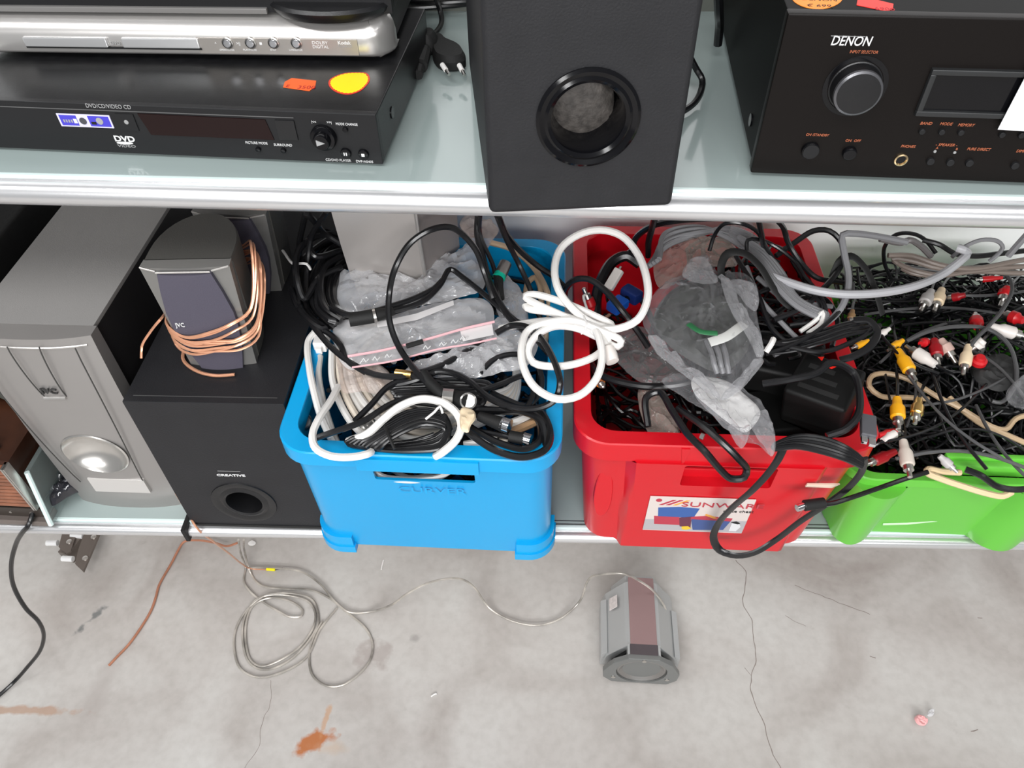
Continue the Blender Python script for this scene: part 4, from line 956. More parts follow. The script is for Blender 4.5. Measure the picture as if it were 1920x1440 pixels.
cable('speaker_wire', 'clear speaker wire crossing floor in a wave toward the fallen satellite speaker', 'wire',
  [(457, 1012, .20), (460, 1040, .04), (470, 1075, .003), (490, 1098, .003), (530, 1104, .003), (580, 1106, .004), (615, 1120, .004), (650, 1148, .005), (685, 1178, .004), (698, 1205, .003), (695, 1235, .003), (675, 1262, .003), (640, 1285, .003), (610, 1285, .003), (585, 1265, .003), (580, 1225, .003), (590, 1190, .003), (604, 1165, .003)], .0021, CLRW, step=.006)
cable('speaker_wire', 'pale wire rising in an arch from floor onto top of the fallen satellite', 'wire',
  [(465, 1064, .006), (520, 1066, .006), (565, 1072, .006), (600, 1095, .006), (630, 1130, .006), (655, 1148, .006), (690, 1148, .004), (730, 1136, .02), (765, 1112, .07), (800, 1094, .09), (840, 1085, .10), (865, 1086, .09), (888, 1100, .06), (920, 1142, .01), (965, 1166, .006), (1010, 1172, .006), (1050, 1160, .006), (1085, 1130, .02), (1105, 1085, .10), (1125, 1077, .13), (1170, 1076, .145), (1200, 1090, .125), (1225, 1108, .11), (1242, 1130, .09), (1250, 1148, .06)], .0021, CLRW, step=.006)
# ================================================================== contents : blue crate
def tangle(label, xr, yr, zr, n, seed, mlist, r=(.0016, .003), name='cable_tangle'):
    """dense underlay of leads nobody could count"""
    rnd = random.Random(seed); b = bmesh.new()
    for k in range(n):
        cx, cy = rnd.uniform(*xr), rnd.uniform(*yr); R1, R2 = rnd.uniform(.03, .08), rnd.uniform(.02, .06); a0 = rnd.uniform(0, 6.3); sw = rnd.uniform(2, 6); rot = rnd.uniform(0, 3); pts = []
        z0 = rnd.uniform(*zr)
        for i in range(9):
            t = a0+sw*i/8; x = R1*math.cos(t); y = R2*math.sin(t); X = cx+x*math.cos(rot)-y*math.sin(rot); Y = cy+x*math.sin(rot)+y*math.cos(rot)
            X = min(max(X, xr[0]-.004), xr[1]+.004); Y = min(max(Y, yr[0]-.004), yr[1]+.004)
            pts.append(Vector((X, Y, min(zr[1], max(zr[0], z0+rnd.uniform(-.012, .012))))))
        bm_tube(spline(pts, .008), rnd.uniform(*r), 6, bm=b)
    o = newobj(name, b, mlist, None); return tag(o, label, 'cables', None, 'stuff')
tangle('deep tangle of black leads filling the blue crate below the coils', (-.262, -.012), (.56, .885), (Z1+.03, .700), 120, 11, RUB, (.002, .0034))
tangle('dark jumble of leads at bottom of the red crate', (.085, .350), (.60, .93), (Z1+.03, .60), 110, 12, RUB, (.002, .003))
tangle('dense mass of thin black audio leads heaped in the green crate', (.425, .735), (.62, .875), (Z1+.04, .655), 420, 13, RUB, (.0014, .0022))
tangle('tangle of black leads piled in right rear half of the red crate', (.21, .350), (.68, .92), (.60, .735), 90, 14, RUB, (.0022, .0034))
tangle('fringe of thin black leads along back rim of the green crate', (.44, .735), (.86, .925), (.628, .690), 110, 15, RUB, (.0014, .0022))
def offs(pts, dx, dy, dz=0): return [(x+dx, y+dy, z+dz) for x, y, z in pts]
G_B = 'white cables coiled inside the blue crate'
# white coil, left half : nested arcs
WC = [mat('white_cable_a', (.80, .78, .75), .35), mat('white_cable_b', (.74, .66, .56), .4), mat('white_cable_c', (.62, .60, .57), .4)]
def coilpath(cx, cy, rx, ry, n, z0, seed, jit=4, a0=0, sweep=2*PI, dz=.003, drift=0):
    rnd = random.Random(seed); pts = []
    for k in range(n):
        jx, jy, jz = rnd.uniform(-jit, jit), rnd.uniform(-jit, jit), rnd.uniform(0, dz)
        for i in range(10):
            t = a0+sweep*i/10; pts.append((cx+jx+(rx+drift*k)*math.cos(t), cy+jy+(ry+drift*k*.9)*math.sin(t), z0+jz))
    return pts
arcs = [((622, 650), (625, 720), (665, 800), (720, 838)), ((634, 655), (640, 720), (680, 795), (735, 835)), ((645, 665), (655, 725), (695, 790), (750, 830)), ((655, 680), (668, 730), (710, 785), (765, 822)),
        ((668, 690), (685, 735), (722, 780), (775, 810)), ((680, 700), (698, 735), (732, 772), (785, 800)), ((690, 702), (710, 735), (742, 766), (790, 790)), ((702, 704), (722, 732), (752, 760), (800, 780)), ((716, 706), (734, 730), (762, 752), (805, 768)), ((728, 708), (745, 728), (772, 746), (812, 758))]
pts = []
for i, a in enumerate(arcs):
    z = .727-.002*(i % 3); seq = [(x, y, z) for x, y in a]; back = [(a[3][0]+70, a[3][1]-12, .700), (960, 760-i*4, .690), (940, 640, .685), (760, 610, .690), (a[0][0]+10, a[0][1]-30, .705)]
    pts += seq + back
for j, m_ in enumerate(WC):
    sub = []
    for i in range(j, len(arcs), 3): sub += pts[i*9:(i+1)*9]
    cable('coiled_cable', ['bright white coiled cable fanned out in left half of blue crate', 'cream coiled cable under clear bag in blue crate', 'greyish-white coiled cable fanned beneath black leads in blue crate'][j], 'cable', sub, .0042, m_, G_B, step=.008)
cable('white_cable', 'thick white cable looping down the inner left wall of blue crate', 'cable', [(618, 560, .74), (592, 620, .745), (578, 640, .742), (580, 690, .74), (590, 740, .738), (600, 775, .735), (615, 810, .73), (635, 850, .71)], .0042, WC[0])
cable('white_cable', 'white cable forming a wide loop over the front rim of blue crate', 'cable', [(634, 725, .735), (618, 755, .745), (598, 785, .752), (586, 815, .752), (592, 840, .750), (620, 855, .747), (660, 857, .745), (690, 851, .742), (696, 847, .738)], .0044, WC[0])
cable('white_cable', 'thick white cable arching over the black bundle in blue crate', 'cable', [(652, 828, .735), (690, 812, .748), (720, 785, .756), (750, 762, .762), (790, 748, .765), (830, 755, .765), (856, 775, .762), (865, 800, .758), (855, 825, .750), (830, 848, .742), (812, 858, .725)], .0046, WC[0])
cable('white_cable', 'pale grey cable rising beside the white adapter in blue crate', 'cable', [(600, 668, .73), (597, 700, .728), (603, 740, .722), (620, 800, .715), (640, 850, .70)], .004, WC[2])
hcb = cable('white_cable', 'white cable showing through the handle slot of blue crate', 'cable', [Py(690, 872, .552), Py(715, 893, .540), Py(745, 899, .535), Py(790, 900, .535), Py(825, 894, .540), Py(850, 878, .552)], .0040, WC[0], raw=True)
cable('white_cable', 'second white cable arc just inside handle slot of blue crate', 'cable', [Py(735, 880, .56), Py(765, 896, .545), Py(800, 893, .545), Py(830, 882, .556)], .0036, WC[2], raw=True)
ad = empty('white_connector_block', 'small white plug block at upper left inside blue crate', 'connector', Pz(604, 640, .735))
newobj('housing', bm_box(-.008, .008, -.014, .018, -.006, .010, .002), WHT, ad); newobj('collar', bm_box(-.004, .004, -.020, -.013, -.004, .006, .001), WHT, ad)
# thick black coil at left back corner
def strands(label, cat, paths, r, m_, name='coiled_cable', group=None):
    pts = []
    for i, p in enumerate(paths): pts += (p if i % 2 == 0 else p[::-1])
    return cable(name, label, cat, pts, r, m_, group, step=.007)
base = [(650, 432), (600, 455), (566, 500), (556, 545), (568, 590), (600, 620)]
cx, cy = 655, 530
paths = []
rnd = random.Random(5)
for k in range(7):
    s = 1-.095*k; zz_ = .775-.006*(k % 4)
    paths.append([(cx+(x-cx)*s+rnd.uniform(-5, 5), cy+(y-cy)*(.55+.45*s)+rnd.uniform(-5, 5), zz_+rnd.uniform(-.006, .006)) for x, y in base])
cb_ = strands('thick black cable coil held by a white zip tie at back left of blue crate', 'cable', paths, .0046, RUB)
newobj('zip_tie', bm_tube(spline([Pz(530, 470, .79), Pz(552, 495, .80), Pz(562, 494, .80), Pz(575, 495, .80), Pz(582, 505, .79)]), .0018, 6), WHT, cb_)
cable('black_cable', 'black cable standing up behind the zip-tied coil against white wall', 'cable', [(562, 500, .79), (561, 460, .80), (566, 430, .83), (576, 402, .87), (585, 410, .86), (612, 440, .81), (660, 470, .79)], .004, RUB)
cable('black_cable', 'black cable bending up between zip-tied coil and silver box', 'cable', [(575, 560, .77), (576, 500, .79), (582, 450, .82), (600, 415, .86), (612, 396, .88)], .0035, RUB)
paths = []
for k in range(5):
    paths.append([(640+6*k, 470+4*k, .765), (600+9*k, 500+3*k, .772), (585+10*k, 550, .772), (600+8*k, 590-4*k, .766), (636+5*k, 618-8*k, .76)])
strands('thick black cable coil nested inside the zip-tied one, beside grey bag', 'cable', paths, .0048, RUB)
cable('printed_cable', 'black cable with white printing sweeping from coil to front right of blue crate', 'cable', [(545, 540, .775), (558, 575, .775), (582, 605, .772), (598, 625, .770), (625, 655, .766), (665, 685, .764), (705, 703, .764), (745, 706, .764), (790, 698, .764), (830, 684, .764), (870, 662, .764), (905, 642, .764)], .0038, RUB)
cable('black_cable', 'twin black cable lying beside the printed one in blue crate', 'cable', [(560, 570, .77), (590, 610, .77), (620, 628, .768), (640, 650, .766), (650, 675, .764), (685, 698, .762)], .0038, RUB)
for lab, pts in (('outer black loop rising high at back left corner of blue crate', [(640, 500, .78), (600, 520, .785), (570, 560, .78), (556, 520, .80), (560, 470, .81), (590, 445, .81), (640, 435, .80)]),
    ('inner black loop crossing back left corner of blue crate', [(636, 440, .79), (600, 432, .81), (580, 450, .81), (590, 480, .80), (640, 470, .785)]),
    ('black loop hugging left flank of the silver box', [(640, 480, .785), (610, 500, .79), (600, 540, .785), (612, 580, .78), (640, 600, .775)])):
    cable('black_cable', lab, 'cable', pts, .0042, RUB)
# jack connectors joined end to end
jc = cable('jack_lead', 'black lead with two jack plugs joined end to end across the grey bag', 'cable', [(620, 575, .785), (650, 590, .786), (690, 586, .786), (740, 572, .786), (780, 558, .787), (815, 540, .79), (830, 525, .79)], .0036, RUB)
A = Pz(655, 600, .786); B = Pz(700, 593, .786); newobj('plug', bm_tube([A, A.lerp(B, .25), B], .0085, 12), BLKM, jc)
newobj('plug_ring', bm_tube([Pz(700, 593, .786), Pz(705, 592, .786)], .0092, 14), STEEL, jc)
newobj('plug', bm_tube([Pz(706, 591, .786), Pz(727, 586, .786), Pz(738, 583, .786)], .0080, 12, r_end=.005), BLKM, jc)
cable('black_cable', 'black lead passing under silver box toward rear of the blue crate', 'cable', [(738, 583, .785), (775, 573, .786), (800, 560, .788), (825, 535, .79), (845, 505, .79), (868, 520, .785), (900, 545, .78), (935, 575, .776), (965, 600, .772), (1000, 630, .765), (1030, 665, .76)], .0036, RUB)
# silver box speaker standing in the crate
vb = empty('silver_speaker', 'silver metallic speaker box standing in rear of blue crate', 'speaker', (-.2045, .782, .757), math.radians(-2))
SVB = mat('champagne_metal', (.46, .43, .41), .32, metal=.4, var=.02)
SVS = mat('champagne_side', (.30, .27, .26), .4, metal=.3)
rr = []
for k in range(9):
    z = .006+.16*k/8; c = -.016*math.sin(PI*min(1, k/8)*.5)*.9
    rr.append([(-.046, c+.0, z), (.050, c, z), (.058, .010+c, z), (.085, .075, z), (.07, .10, z), (-.04, .10, z)])
newobj('cabinet', bm_loft(rr), SVS, vb, angle=20)
fr2 = []
for k in range(9):
    z = .004+.162*k/8; c = -.016*math.sin(PI*min(1, k/8)*.5)*.9-.002
    fr2.append([(-.048-.004*k/8, c, z), (.049, c, z), (.049, c+.006, z), (-.048-.004*k/8, c+.006, z)])
newobj('front_panel', bm_loft(fr2), SVB, vb, angle=25)
newobj('base_lip', bm_box(-.044, .056, -.006, .012, -.010, .004, .001), SVB, vb)
newobj('edge_trim', bm_tube([Vector((.0515, -.003-.016*math.sin(PI*k/16)*.9, -.008+.17*k/8)) for k in range(9)], .0024, 8), SILV, vb)
# bags
FG = film('grey_bag_film', (.78, .78, .80), base=.26, edge=.80, rough=.09, scale=11, bump=.8)
FC = film('clear_bag_film', (.45, .45, .47), base=.05, edge=.50, rough=.08, scale=13, bump=.8)
FP = film('pinkish_bag_film', (.60, .48, .42), base=.22, edge=.7, rough=.14, scale=30, bump=.6)
pillow('plastic_bag', [(632, 515), (660, 528), (720, 538), (800, 542), (850, 512), (868, 480), (885, 455), (905, 500), (905, 545), (860, 560), (790, 575), (700, 588), (650, 585), (625, 560)], .766, .014, FG, 'grey translucent plastic bag under silver box in blue crate', 'plastic bag', seed=1, amp=.016, rings_=18, nseg=96)
zb = pillow('zip_bag', [(632, 605), (700, 600), (760, 585), (830, 568), (900, 560), (922, 575), (928, 620), (932, 636), (880, 648), (800, 665), (720, 680), (655, 693), (628, 650)], .762, .007, FG, 'clear zip bag with pink seal lines lying over cables in blue crate', 'plastic bag', seed=2, amp=.009, rings_=18, nseg=96)
PNK = mat('pink_seal', (.75, .42, .45), .4)
newobj('zip_seal', bm_tube(spline([Pz(652, 668, .777), Pz(720, 656, .777), Pz(800, 636, .777), Pz(870, 616, .777), Pz(927, 603, .777)]), .0016, 6), PNK, zb)
newobj('zip_seal', bm_tube(spline([Pz(660, 689, .773), Pz(740, 676, .773), Pz(820, 655, .773), Pz(880, 645, .773), Pz(931, 634, .773)]), .0012, 6), PNK, zb)
newobj('white_label_patch', bm_loft([[Pz(x, y, z_) for x, y in ((862, 618), (922, 604), (926, 628), (868, 640))] for z_ in (.773, .7745)]), mat('white_patch', (.72, .70, .70), .4), zb)
newobj('white_film_strip', bm_loft([[Pz(x, y, z_) for x, y in ((706, 604), (780, 588), (850, 563), (851, 572), (782, 600), (708, 614))] for z_ in (.7745, .7755)]), mat('white_patch', (.72, .70, .70), .4), zb)  # pale strip lying on the bag film
for k, (x, y) in enumerate(((684, 676), (705, 673), (728, 668), (830, 646), (852, 641), (870, 634), (800, 652))): newobj('film_print', bm_tube(spline([Pz(x-6, y+2, .7755), Pz(x-2, y-4, .776), Pz(x+2, y+2, .776), Pz(x+7, y-3, .7755)]), .0008, 5), PRW, zb)
newobj('black_clip', bm_tube([Pz(762, 649, .780), Pz(793, 640, .780)], .0030, 8), BLKM, zb)
pillow('plastic_bag', [(630, 665), (650, 693), (720, 690), (735, 720), (715, 740), (680, 735), (645, 738), (635, 700)], .748, .008, FP, 'small pinkish clear bag over white coils in blue crate', 'plastic bag', seed=3, amp=.008, rings_=12, nseg=60)
pillow('plastic_bag', [(875, 655), (920, 640), (935, 600), (985, 600), (1010, 640), (985, 690), (940, 700), (890, 712), (820, 712), (760, 695), (810, 676)], .752, .014, FG, 'crumpled grey clear bag in right half of blue crate', 'plastic bag', seed=6, amp=.014, rings_=16, nseg=80)
pillow('plastic_bag', [(900, 410), (935, 430), (925, 450), (905, 475), (880, 450), (862, 420), (880, 405)], .80, .010, FP, 'small clear bag corner poking up behind silver box', 'plastic bag', seed=7, amp=.012, nseg=48)
pillow('plastic_bag', [(945, 520), (975, 545), (990, 590), (985, 620), (955, 615), (930, 580), (938, 545)], .745, .012, FG, 'greyish bag piece near right wall of blue crate', 'plastic bag', seed=9, amp=.012, nseg=48)
# big black loop and friends
cable('black_cable', 'black cable with white print forming a tall loop over zip bag', 'cable', [(925, 560, .79), (908, 510, .81), (890, 465, .84), (850, 428, .87), (810, 430, .88), (770, 455, .87), (742, 500, .85), (730, 550, .82), (730, 600, .80), (745, 645, .782), (775, 690, .775), (805, 722, .768)], .0038, RUB)
ap = empty('antenna_plug', 'long black aerial plug with brass collar lying in blue crate', 'plug', Pz(815, 722, .768))
o_ = ap.location
newobj('boot', bm_tube([Pz(793, 700, .77)-o_, Pz(806, 718, .768)-o_, Pz(832, 742, .764)-o_], .0065, 12), BLKM, ap)
newobj('metal_collar', bm_tube([Pz(830, 742, .764)-o_, Pz(850, 744, .763)-o_], .0085, 8), STEEL, ap)
for nm, lab, pts, r in (('black_cable', 'black cable dropping past right flank of silver box', [(896, 405, .84), (895, 440, .82), (905, 480, .80), (915, 520, .79), (935, 565, .78), (960, 600, .775), (990, 625, .77), (1015, 640, .765)], .0042),
    ('black_cable', 'greyish black cable sweeping down to right rear of blue crate', [(900, 400, .85), (900, 440, .82), (925, 500, .79), (935, 560, .78), (950, 590, .775), (985, 610, .77)], .003),
    ('black_cable', 'black cable running diagonally across rear right rim of blue crate', [(935, 405, .86), (950, 440, .82), (975, 470, .79), (1010, 500, .765), (1040, 520, .755), (1060, 540, .74)], .004),
    ('black_cable', 'black cable descending to right inner corner of blue crate', [(930, 400, .86), (950, 450, .82), (975, 500, .78), (995, 545, .76), (1005, 580, .745), (1015, 600, .735)], .0036),
    ('black_cable', 'long black cable looping under the white coil to front right rim', [(930, 625, .775), (955, 612, .78), (985, 612, .79), (1015, 635, .80), (1040, 680, .795), (1050, 720, .79), (1040, 750, .775), (1010, 765, .765), (970, 765, .76), (920, 748, .76), (880, 715, .762), (850, 700, .762), (815, 697, .762), (780, 712, .76), (740, 722, .755)], .0038),
    ('black_cable', 'black cable coil rising toward the white cable in blue crate', [(900, 700, .757), (925, 675, .764), (955, 665, .767), (985, 668, .765), (1010, 690, .76), (1015, 730, .75), (990, 760, .74), (940, 745, .74), (900, 725, .745), (850, 722, .747), (800, 728, .745), (760, 735, .742)], .0034),
    ('black_cable', 'black cable curving below the antenna plug in blue crate', [(770, 742, .75), (830, 735, .756), (890, 735, .757), (940, 720, .757), (985, 705, .757), (1000, 735, .752), (980, 770, .745), (930, 772, .742)], .0034),
    ('black_cable', 'black cable pointing to left inner wall of blue crate', [(588, 823, .748), (620, 812, .752), (680, 790, .755), (735, 757, .757), (780, 745, .757), (830, 748, .755)], .0036),
    ('black_cable', 'black cable crossing over the fanned white coils in blue crate', [(665, 790, .752), (695, 760, .755), (728, 725, .758), (760, 712, .758), (805, 712, .757), (850, 725, .754), (890, 740, .75)], .0036),
    ('black_cable', 'black cable following front right inner corner of blue crate', [(860, 795, .755), (890, 820, .75), (930, 845, .748), (980, 857, .748), (1020, 845, .75), (1032, 815, .745), (1020, 780, .74), (1000, 760, .735)], .0042),
    ('black_cable', 'second black cable following front right inner corner of blue crate', [(865, 790, .747), (900, 812, .742), (940, 832, .74), (985, 842, .738), (1012, 825, .737), (1010, 790, .735), (990, 770, .732)], .004),
    ('black_cable', 'ribbed black cable lying across right front of the blue crate', [(870, 768, .75), (930, 770, .75), (980, 771, .75), (1015, 790, .745), (1025, 840, .73)], .0046)):
    cable(nm, lab, 'cable', pts, r, RUB)
# beige cables at right back inside blue
cable('beige_cable', 'beige cable bowing along right inner wall of blue crate', 'cable', [(920, 455, .745), (955, 465, .745), (985, 485, .742), (1010, 515, .738), (1028, 555, .732), (1030, 600, .72), (1020, 650, .70)], .0042, mat('beige_cable', (.55, .40, .27), .4))
cable('beige_cable', 'short beige cable bend below right back rim of blue crate', 'cable', [(985, 560, .72), (990, 530, .728), (1003, 520, .73), (1012, 535, .728), (1016, 575, .715)], .0040, mat('beige_cable', (.55, .40, .27), .4))
cj = empty('jack_connector', 'metal jack connector with green ring in the blue crate', 'connector', Pz(940, 510, .785)); o_ = cj.location
newobj('barrel', bm_tube([Pz(938, 516, .785)-o_, Pz(948, 494, .79)-o_], .0080, 16), STEEL, cj); newobj('green_ring', bm_tube([Pz(935, 521, .784)-o_, Pz(938, 515, .785)-o_], .0082, 16), GRNM, cj); newobj('boot', bm_tube([Pz(938, 560, .776)-o_, Pz(936, 540, .78)-o_, Pz(936, 520, .784)-o_], .0055, 10), BLKM, cj)
# black tied bundles at front
bp_ = []
for k in range(9):
    r1 = 76-5.2*k; bp_ += [(845-k*2, 805+k*.5, .748), (835, 780+k*3.0, .750), (800, 768+k*3.4, .752), (765, 772+k*4.2, .752), (720+k*2, 795+k*3.2, .748), (680+k*5, 815+k*2.2, .744), (648+k*8, 830+k*1.4, .740), (700, 842-k*.6, .735), (780, 846-k*2.6, .738), (830-k*2, 838-k*3, .742)]
bl_ = cable('coiled_cable', 'thin black cable folded into a tied oval bundle at front of blue crate', 'cable', bp_, .0026, RUB, step=.007)
newobj('wire_tie', bm_tube(spline([Pz(722, 800, .757), Pz(730, 820, .758), Pz(740, 842, .752)]), .0018, 6), BLKM, bl_)
newobj('zip_tie', bm_tube(spline([Pz(798, 786, .757), Pz(815, 772, .762), Pz(825, 762, .768), Pz(830, 775, .762)]), .0014, 6), WHT, bl_)
bp_ = []
for k in range(7): bp_ += [(730+k*2, 722+k*4, .753), (790, 716+k*4.5, .755), (860, 712+k*5, .755), (920-k*2, 722+k*4, .752), (900, 745+k*3, .748), (840, 750+k*2, .748), (770, 748+k*1, .748)]
cable('coiled_cable', 'loose black cable coil in middle of blue crate behind the aerial plugs', 'cable', bp_, .003, RUB, step=.007)
pg = cable('aerial_lead', 'black aerial lead whose silver plug end faces the viewer', 'cable', [(935, 770, .745), (905, 765, .750), (870, 755, .757), (862, 752, .758)], .003, RUB)
newobj('plug', bm_tube([Pz(852, 746, .755), Pz(878, 752, .765)], .0095, 16), BLKM, pg); newobj('plug_end', bm_lathe([(.0095, 0), (.0095, .006), (.0075, .007), (.007, .003), (.0022, .003), (.002, .006), (0, .006)], axisM(Pz(878, 752, .764), CAM-Pz(878, 752, .764)), 24), STEEL, pg)
pg = cable('aerial_lead', 'black aerial lead with silver plug pointing right above front rim', 'cable', [(872, 770, .75), (888, 776, .752), (905, 783, .754)], .003, RUB)
newobj('plug', bm_tube([Pz(898, 780, .754), Pz(920, 788, .754), Pz(945, 797, .754)], .0055, 12, r_end=.0085), BLKM, pg); newobj('plug_tip', bm_tube([Pz(941, 795, .754), Pz(956, 800, .754)], .0085, 16), CHR, pg)
pg = cable('aerial_lead', 'black aerial lead with silver plug nearest right end of front rim', 'cable', [(880, 805, .74), (920, 812, .742), (960, 820, .742)], .003, RUB)
newobj('plug', bm_tube([Pz(955, 818, .742), Pz(982, 823, .742)], .0068, 14), BLKM, pg); newobj('plug_tip', bm_tube([Pz(981, 822, .742), Pz(995, 826, .742)], .0068, 14), CHR, pg)
tp = pillow('masking_tape_tag', [(866, 765), (888, 770), (892, 785), (882, 800), (878, 812), (866, 808), (862, 790)], .764, .003, mat('masking_tape', (.82, .66, .45), .6, var=.08, vscale=60), 'torn masking tape tag wrapped on a lead in blue crate', 'tape tag', seed=3, amp=.005, nseg=36)
for (x0, y0, z0, x1, y1), c_ in zip(((940, 800, .728, 1000, 775), (950, 812, .726, 1010, 788), (925, 835, .724, 960, 818), (870, 835, .724, 930, 822)), (WC[0], mat('brown_cable', (.50, .30, .16), .4), WC[1], WC[0])):
    cable('flat_cable', {940: 'white cable piece right of the upper silver aerial plug', 950: 'brown cable piece between the two silver aerial plugs', 925: 'cream cable piece under the lower silver aerial plug', 870: 'white cable piece left below the lower silver aerial plug'}[x0], 'cable', [(x0, y0, z0), ((x0+x1)/2, (y0+y1)/2+2, z0+.002), (x1, y1, z0)], .005, c_)
pgx = cable('gold_plug_lead', 'black lead with gold plug near middle of the blue crate', 'cable', [(815, 700, .765), (790, 706, .765), (770, 704, .765)], .003, RUB)
newobj('plug', bm_tube([Pz(772, 703, .765), Pz(742, 699, .764)], .0048, 12), GOLD, pgx)
sk = empty('aerial_socket', 'round metal socket resting against left inner wall of blue crate', 'connector', Pz(569, 790, .70)); newobj('sleeve', bm_lathe([(.010, -.01), (.010, .003), (.0085, .004), (.008, 0), (.002, 0), (.002, .004), (0, .004)], axisM((0, 0, 0), (.3, -.5, 1)), 20), STEEL, sk)
sk = empty('aerial_socket', 'metal socket resting on fanned white coils in blue crate', 'connector', Pz(690, 795, .738)); newobj('sleeve', bm_lathe([(.008, -.008), (.008, .003), (.0065, .004), (.006, 0), (.002, 0), (.002, .004), (0, .004)], axisM((0, 0, 0), (.3, -.5, 1)), 20), STEEL, sk)
# white coil bridging blue and red crates
wpts = [(938, 616, .765), (975, 608, .78), (1020, 602, .79), (1070, 600, .795), (1110, 612, .80), (1125, 640, .80), (1128, 680, .795), (1115, 715, .79), (1085, 742, .785), (1045, 748, .785), (1005, 728, .79), (982, 690, .795), (978, 650, .80), (992, 618, .80), (1030, 604, .805), (1080, 602, .805), (1125, 620, .80), (1165, 640, .79), (1158, 650, .785), (1120, 632, .79), (1080, 615, .795), (1040, 612, .80), (1005, 630, .80), (990, 660, .795), (1000, 680, .79), (1035, 687, .79), (1080, 682, .785), (1120, 665, .785), (1140, 640, .79),
        (1100, 612, .80), (1050, 590, .805), (1010, 572, .81), (988, 560, .81), (985, 555, .812), (1000, 552, .812), (1050, 565, .81), (1110, 590, .80), (1150, 612, .79), (1130, 615, .79), (1080, 600, .80), (1030, 585, .805), (995, 580, .805), (985, 575, .805), (1000, 576, .803), (1050, 592, .80)]
wb2 = cable('white_cable', 'thick white cable bundle bridging blue and red crates, tied with thin wire', 'cable', wpts, .0044, WC[0], step=.006, seg=10)
cable('white_cable', 'white cable making a big upright loop above left corner of red crate', 'cable', [(1150, 618, .79), (1110, 606, .80), (1075, 580, .81), (1048, 545, .82), (1040, 505, .83), (1052, 465, .84), (1085, 440, .85), (1125, 431, .855), (1165, 442, .85), (1195, 475, .84), (1212, 520, .83), (1214, 560, .82), (1195, 600, .81), (1160, 616, .80), (1110, 618, .795)], .0046, WC[0], step=.006, seg=10)
newobj('wire_tie', bm_tube(spline([Pz(1094, 592, .815), Pz(1100, 608, .818), Pz(1096, 620, .815), Pz(1090, 626, .81)]), .0011, 6), WHT, wb2)
newobj('plug', bm_lathe([(.004, 0), (.008, .004), (.0088, .014), (.0075, .022), (0, .023)], axisM(Pz(1136, 648, .79), Pz(1146, 672, .785)-Pz(1136, 648, .79)), 20), WPLG, wb2)
newobj('cable_tail', bm_tube(spline([Pz(1110, 620, .798), Pz(1128, 634, .794), Pz(1138, 652, .79)]), .0042, 10), WC[0], wb2)
# ================================================================== contents : red crate
cable('black_cable', 'black cable arcing over back wall of the red crate', 'cable', [(1140, 520, .72), (1150, 490, .74), (1185, 470, .76), (1190, 450, .78), (1220, 425, .82), (1280, 412, .86), (1350, 408, .88)], .0042, RUB)
cable('black_cable', 'short black cable dropping inside red crate behind white loop', 'cable', [(1228, 408, .86), (1222, 430, .82), (1216, 455, .79), (1215, 480, .76)], .0042, RUB)
cable('black_cable', 'black cable looping over left rim of red crate', 'cable', [(1058, 570, .74), (1062, 540, .78), (1080, 524, .80), (1105, 524, .805), (1135, 545, .80), (1165, 580, .79), (1195, 620, .77), (1215, 650, .75)], .004, RUB)
cable('black_cable', 'thick black cable curving along left inner wall of red crate', 'cable', [(1120, 610, .70), (1118, 560, .72), (1130, 520, .74), (1150, 490, .75), (1175, 480, .755), (1200, 495, .75)], .0075, RUB)
cable('black_cable', 'shiny black cable bowing under the clear bags in red crate', 'cable', [(1105, 680, .70), (1130, 705, .715), (1180, 720, .72), (1230, 725, .725), (1280, 720, .73), (1310, 710, .735)], .0048, RUB)
def plug(parent, p, d, col, r=.0055, ln=.022, pin=True, name='plug'):
    d = Vector(d).normalized()
    o = newobj(name, bm_lathe([(r*.55, 0), (r*.62, ln*.1), (r*.7, ln*.35), (r, ln*.5), (r, ln*.95), (r*.85, ln)], axisM(p, d), 16), col, parent)
    if pin:
        q = Vector(p)+d*ln
        newobj('plug_pin', bm_lathe([(r*.72, 0), (r*.72, r*.8), (r*.5, r*.8), (r*.36, r*.8), (r*.36, r*1.9), (0, r*2.1)], axisM(q, d), 14), STEEL, o)
    return o
def lead(label, pts, r, ends, group=None, m_=RUB, name='audio_lead', cat='cable', flat=1.0):
    """cable with plugs; ends: (colour, r, ln) at the last point, pointing along it"""
    c = cable(name, label, cat, pts, r, m_, group, flat=flat)
    A = Pz(*pts[-2]); B = Pz(*pts[-1]); d = (B-A).normalized()
    if ends: plug(c, B-d*.002, d, *ends)
    return c
def pd(p, q): return (Pz(*q)-Pz(*p)).normalized()
o_ = lead('black lead with upright white mini jack at left of red crate', [(1160, 600, .70), (1138, 560, .73), (1140, 540, .745)], .002, None)
newobj('plug', bm_box(-.0065, .0065, -.0045, .0045, 0, .030, .002), WPLG, o_, M=axisM(Pz(1140, 542, .745), pd((1140, 542, .745), (1158, 512, .76)))); newobj('plug_pin', bm_cyl(Pz(1157, 512, .76), pd((1140, 542, .745), (1158, 512, .76)), .0016, .010, 10), STEEL, o_)
o_ = lead('lead with red plug against left inner wall of red crate', [(1130, 640, .68), (1118, 600, .70), (1112, 585, .71)], .002, (REDP, .008, .022))
o_ = cable('white_lead', 'thin white lead curling beside red plug in red crate', 'cable', [(1104, 590, .72), (1096, 565, .73), (1094, 555, .735), (1099, 552, .735)], .0018, WC[0])
vg = cable('monitor_lead', 'dark lead ending in a blue thumbscrew plug in red crate', 'cable', [(1240, 640, .70), (1200, 560, .72), (1175, 560, .735)], .004, RUB)
